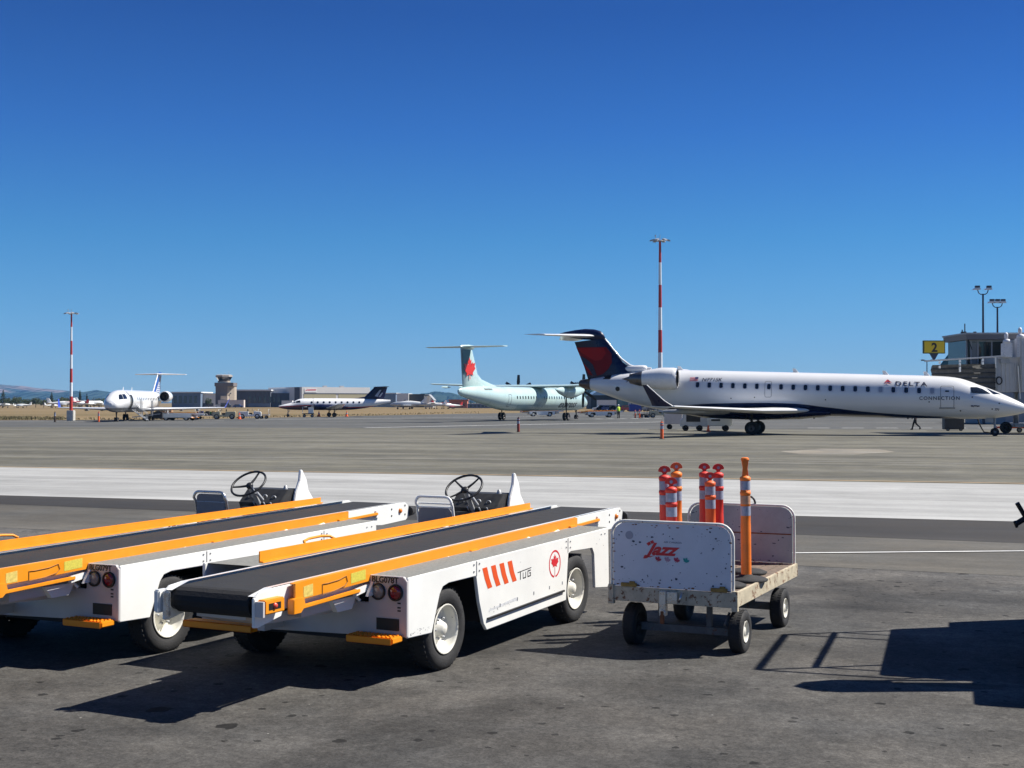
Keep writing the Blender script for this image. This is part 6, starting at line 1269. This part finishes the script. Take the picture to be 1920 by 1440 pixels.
for k, (px, Y, sc, rz, hi, tr, d_) in enumerate(((6, 560, 1.0, 20, True, None, 'at the picture edge beside the tall dark fir'), (42, 560, .9, 190, False, None, 'low-winged, under the round dark tree'), (98, 545, .8, 40, True, None, 'smaller, nearly touching the blue winglet'), (118, 540, 1.5, 10, False, None, 'with tall fin directly behind the light mast'),
        (143, 540, 1.3, 170, True, REDT, 'with red trim just past the light mast'), (160, 545, 1.5, 60, True, None, 'before the narrow firs near the jet nose'), (172, 550, 1.6, 15, False, None, 'bigger, in the white group near the jet nose'), (186, 552, 1.1, 200, True, None, 'touching the outline of the nose-on jet'), (30, 575, .7, 90, True, None, 'smallest, between the one at the edge and the low-winged one'),
        (770, 470, 1.5, 190, False, GREYM, 'with silver wings beside the navy tail'), (800, 480, 1.0, 10, True, REDT, 'red-winged, next to the silver-winged one'), (815, 470, 1.1, 160, True, None, 'white, between two red-trimmed ones'), (832, 480, 1.1, 20, True, REDT, 'red-winged, next to the orange-red building'), (848, 465, .9, 200, False, REDT, 'low-winged with red fin before the orange-red building'))):
    light_plane(px, Y, 'light airplane %s' % d_, sc, rz=rz, high=hi, trim=tr)
t = empty('business_jet', (P3(768, 755, 440)[0], 440, 0), R(180), 'grey and silver business jet with a large navy tail behind the commuter turboprop', 'airplane')
q = MB(); q.lathe([(-6, .2), (-4, .6), (-1, .95), (4, .95), (5.5, .6), (6.6, .05)], (0, 0, 1.7), 'x', 18, cap=True); q.build('fuselage', mat('silver_grey', (.42, .45, .48), .3, metal=.3), t)
q = MB(); q.blade([((-3.5, 0, 2.3), (-6.5, 0, 2.2), .25), ((-5.8, 0, 4.4), (-7.2, 0, 4.4), .15)], (0, 1, 0)); q.build('fin', AIRW, t)
q = MB(); q.blade([((1.5, -7, 1.3), (.6, -7, 1.3), .1), ((2.5, 0, 1.1), (-1, 0, 1.1), .3), ((1.5, 7, 1.3), (.6, 7, 1.3), .1)], (0, 0, 1)); q.blade([((-5.9, -2.6, 4.4), (-7.1, -2.6, 4.4), .08), ((-5.8, 0, 4.4), (-7.2, 0, 4.4), .12), ((-5.9, 2.6, 4.4), (-7.1, 2.6, 4.4), .08)], (0, 0, 1)); q.build('wing', AIRW, t)
for x in (4, 0): q = MB(); q.tube([(x, 0, 1), (x, 0, .3)], .1, 6); q.lathe([(-.3, .3), (.3, .3)], (x, 0, .3), 'y', 12, cap=True); q.build('landing_wheel', BLACK, t)

# ------------------------------------------------------------------ trees, woods and hills
LEAFM = mat('conifer_green', (.018, .036, .022), .9, var=.35, scale=.6); LEAFM2 = mat('broadleaf_green', (.045, .065, .025), .9, var=.35, scale=.6); BARK = mat('bark', (.06, .045, .035), .95, var=.2)
def tree(px, Y, ytop, wpx, lb, conif=True, seed=0):
    X, _, top = P3(px, ytop, Y); rr = random.Random(seed); wd = wpx * Y / 2450 / 2; t = empty('conifer_tree' if conif else 'broadleaf_tree', (X, Y, 0), 0, lb, 'tree', 'trees across the field')
    q = MB(); q.tube([(0, 0, 0), (.1, 0, top * .5), (0, .1, top * .96)], [top * .03, top * .018, .03], 7)
    for k in range(10):
        z = top * (.2 + .065 * k); a = rr.uniform(0, 6.28); L_ = wd * (1 - z / top) * .9 if conif else wd * .6; q.tube([(0, 0, z), (math.cos(a) * L_, math.sin(a) * L_, z + (.0 if conif else L_ * .6))], [.09, .02], 5)
    q.build('trunk', BARK, t)
    q = MB(); N_ = 750
    lob = [(rr.uniform(0, 6.28), rr.uniform(.25, .9), rr.uniform(.55, 1.05)) for _ in range(14)]
    for k in range(N_):
        if conif:
            h_ = rr.random() ** .75 * .92 + .06; lay = (math.sin(h_ * 46) * .18 + .86); rad = wd * (1 - h_) ** .8 * lay * math.sqrt(rr.uniform(.15, 1)) * 1.05; a = rr.uniform(0, 6.28); rad *= .8 + .25 * math.sin(a * 3 + seed + h_ * 9)
            p = Vector((math.cos(a) * rad, math.sin(a) * rad, h_ * top)); sz = top * .035 * rr.uniform(.6, 1.5) * (1.3 - h_)
        else:
            la, lh, ls = rr.choice(lob); c = Vector((math.cos(la) * wd * .55, math.sin(la) * wd * .55, top * (.25 + .55 * lh))); d_ = Vector((rr.gauss(0, 1), rr.gauss(0, 1), rr.gauss(0, .8))).normalized() * rr.uniform(.5, 1) * wd * .5 * ls; p = c + d_; p.z = min(max(p.z, top * .08), top); sz = top * .045 * rr.uniform(.6, 1.5)
        u = Vector((rr.uniform(-1, 1), rr.uniform(-1, 1), rr.uniform(-.7, .4))).normalized(); v = u.orthogonal().normalized() * sz * .6; u = u * sz
        q.add([p - u, p - v * .9, p + u, p + v], [(0, 1, 2, 3)])
    q.build('crown', LEAFM if conif else LEAFM2, t)
TR = [(6, 730, 22, 1, 'tall dark fir at the picture edge'), (31, 741, 24, 0, 'round dark tree between the edge fir and a low bushy tree'), (50, 746, 18, 0, 'low bushy tree next to the round dark tree'), (67, 743, 16, 0, 'olive round tree before the second fir'), (97, 735, 17, 1, 'lone dark fir between the picture edge and the light mast'), (116, 742, 18, 0, 'broad tree behind the light mast, on the blue winglet side'), (127, 743, 16, 0, 'broad tree behind the light mast, on the jet nose side'), (150, 731, 14, 1, 'tallest narrow fir between the light mast and the jet nose'), (163, 737, 11, 1, 'shorter narrow fir next to the tallest narrow one'), (176, 745, 18, 0, 'pale green tree beside the shorter narrow fir'), (190, 744, 18, 0, 'pale green tree touching the nose of the white jet'), (391, 744, 14, 0, 'round tree before the low white building near the control tower'), (15, 744, 20, 0, 'bushy tree at the foot of the tall edge fir'), (82, 747, 16, 0, 'low tree between the olive tree and the lone fir')]
for k, (px, yt, wp_, cf, lb) in enumerate(TR): tree(px, 610 if px < 300 else 600, yt, wp_, lb, bool(cf), k + 1)
def ridge(name, pts, Y, thick, m, jitter=0, seed=1, trees=0, label=None):
    rr = random.Random(seed); P = []
    for i in range(len(pts) - 1):
        for k in range(14):
            t = k / 14; t2 = (1 - math.cos(t * math.pi)) / 2; px = pts[i][0] + (pts[i + 1][0] - pts[i][0]) * t; py = pts[i][1] + (pts[i + 1][1] - pts[i][1]) * t2 + rr.uniform(-jitter, jitter)
            P.append(P3(px, py, Y))
    P.append(P3(*pts[-1], Y)); q = MB(); n_ = len(P); vs = []
    rows = ((-.9, 0), (-.5, .33), (-.2, .78), (0, 1), (.5, .7), (1, .0)); 
    for f_, hh in rows: vs += [(x + rr.uniform(-1, 1) * thick * .03 * (hh < 1), y + f_ * thick + rr.uniform(-1, 1) * thick * .06 * (hh < 1), z * hh if hh < 1 else z) for x, y, z in P]
    q.add(vs, [(r * n_ + i, r * n_ + i + 1, (r + 1) * n_ + i + 1, (r + 1) * n_ + i) for r in range(len(rows) - 1) for i in range(n_ - 1)], True); return tag(q.build(name, m), kind='structure')
def hillmat(name, c1, c2, sc):
    m = bpy.data.materials.new(name); m.use_nodes = True; nt = m.node_tree; b = nt.nodes['Principled BSDF']; b.inputs['Roughness'].default_value = 1; b.inputs['Specular IOR Level'].default_value = 0
    tc = nt.nodes.new('ShaderNodeTexCoord'); n = nt.nodes.new('ShaderNodeTexNoise'); n.inputs['Scale'].default_value = sc; n.inputs['Detail'].default_value = 8; n.inputs['Roughness'].default_value = .65; nt.links.new(tc.outputs['Object'], n.inputs['Vector'])
    cr = nt.nodes.new('ShaderNodeValToRGB'); cr.color_ramp.elements[0].position = .44; cr.color_ramp.elements[0].color = (*c1, 1); cr.color_ramp.elements[1].position = .56; cr.color_ramp.elements[1].color = (*c2, 1)
    nt.links.new(n.outputs[0], cr.inputs[0]); nt.links.new(cr.outputs[0], b.inputs['Base Color']); return m
HM1 = hillmat('cleared_hill', (.02, .04, .03), (.20, .14, .12), .0022); HM2 = hillmat('wooded_hill', (.012, .026, .018), (.03, .045, .028), .004)
ridge('far_hill', [(-260, 724), (-120, 718), (0, 721.5), (30, 723), (70, 728), (110, 731), (135, 738), (190, 748), (260, 757)], 9000, 1600, HM1, .5, 2)
ridge('near_hill', [(-200, 736), (-60, 739), (20, 738), (60, 735), (100, 737), (140, 733), (155, 737), (165, 734), (180, 731.5), (190, 734), (205, 743), (240, 757)], 7600, 900, HM2, .5, 3)
ridge('middle_hill', [(690, 757), (760, 744), (800, 737), (815, 734), (840, 736), (880, 745), (920, 738), (960, 731), (1000, 725), (1060, 722), (1130, 724), (1230, 733), (1330, 745), (1400, 757)], 6400, 900, HM2, .4, 4)
ridge('right_hill', [(960, 757), (1010, 738), (1050, 729), (1080, 722), (1100, 719), (1150, 717), (1250, 726), (1380, 745), (1450, 757)], 2600, 500, HM2, .5, 5)
# wooded crest and far-off belt of trees
def wood(name, spans, Y, n_, seed, lb, m, hpx):
    rr = random.Random(seed); q = MB()
    for _ in range(n_):
        (x0, y0, x1, y1) = rr.choice(spans); t = rr.random(); base = P3(x0 + (x1 - x0) * t, y0 + (y1 - y0) * t, Y + rr.uniform(0, 60)); h_ = rr.uniform(.5, 1.25) * hpx * Y / 2450; w_ = h_ * rr.uniform(.25, .5); bx, by, bz = base
        for k in range(22):
            f_ = rr.random() ** .8; a = rr.uniform(0, 6.28); r_ = w_ * (1 - f_) * rr.uniform(.3, 1); p = Vector((bx + math.cos(a) * r_, by + math.sin(a) * r_, bz - h_ * .3 + f_ * h_ * 1.3)); s_ = h_ * .11; u = Vector((rr.uniform(-1, 1), rr.uniform(-1, 1), rr.uniform(-.6, .6))).normalized(); v = u.orthogonal().normalized() * s_; u *= s_ * 1.5
            q.add([p - u, p - v, p + u, p + v], [(0, 1, 2, 3)])
    return tag(q.build(name, m), lb, 'wood', kind='stuff')
wood('hill_wood', [(1030, 732, 1060, 727), (1050, 728, 1085, 722), (1075, 723, 1110, 719), (1085, 721, 1150, 717)], 2580, 260, 5, 'dark wooded crest of the hill behind the tail cone of the large jet', LEAFM, 5)
wood('tree_belt', [(-60, 756, 200, 757)], 720, 420, 6, 'belt of dark bushes and trees behind the light airplanes', LEAFM2, 6)
wood('tree_belt', [(690, 757, 1110, 757)], 900, 380, 8, 'belt of dark trees behind the middle hangars', LEAFM, 4)
wood('tree_belt', [(1110, 756, 1750, 757)], 620, 420, 9, 'belt of dark trees behind the belly of the large jet', LEAFM, 6)
# weeds at the edge of the field
rr = random.Random(4); q = MB()
for _ in range(2600):
    px = rr.choice([rr.uniform(-40, 120), rr.uniform(0, 60), rr.uniform(-40, 900)]); yy = 787 - max(0, px - 300) * .020; x, y = G(px, yy - rr.uniform(.5, 3)); h_ = rr.uniform(.1, .45) * (1 if px < 120 else .6)
    a = rr.uniform(0, 3.14); dx, dy = math.cos(a) * .09, math.sin(a) * .09; q.add([(x - dx, y - dy, -.05), (x + dx, y + dy, -.05), (x + rr.uniform(-.15, .15), y, h_)], [(0, 1, 2)])
tag(q.build('field_weeds', mat('dry_weed', (.16, .14, .07), 1, var=.3)), 'dry weeds along the apron edge', 'weeds', kind='stuff')
# far aerials
for k, (px, y0, Y, lb) in enumerate(((848, 746, 520, 'left'), (862, 744, 520, 'right'))): 
    pass
# ------------------------------------------------------------------ air
hz = MB().box(-12000, 12000, -60, 12500, -1.05, 620).build('haze', mat('hz', (1, 1, 1)))
hm_ = bpy.data.materials.new('haze_air'); hm_.use_nodes = True; nt = hm_.node_tree; nt.nodes.clear(); ou = nt.nodes.new('ShaderNodeOutputMaterial'); pv = nt.nodes.new('ShaderNodeVolumePrincipled')
pv.inputs['Color'].default_value = (.25, .56, 1, 1); pv.inputs['Density'].default_value = 6.0e-5; pv.inputs['Anisotropy'].default_value = .0
nt.links.new(pv.outputs[0], ou.inputs['Volume']); hz.data.materials.clear(); hz.data.materials.append(hm_); tag(hz, 'thin blue air over the field and hills', 'haze', kind='stuff')
S.cycles.volume_bounces = 0
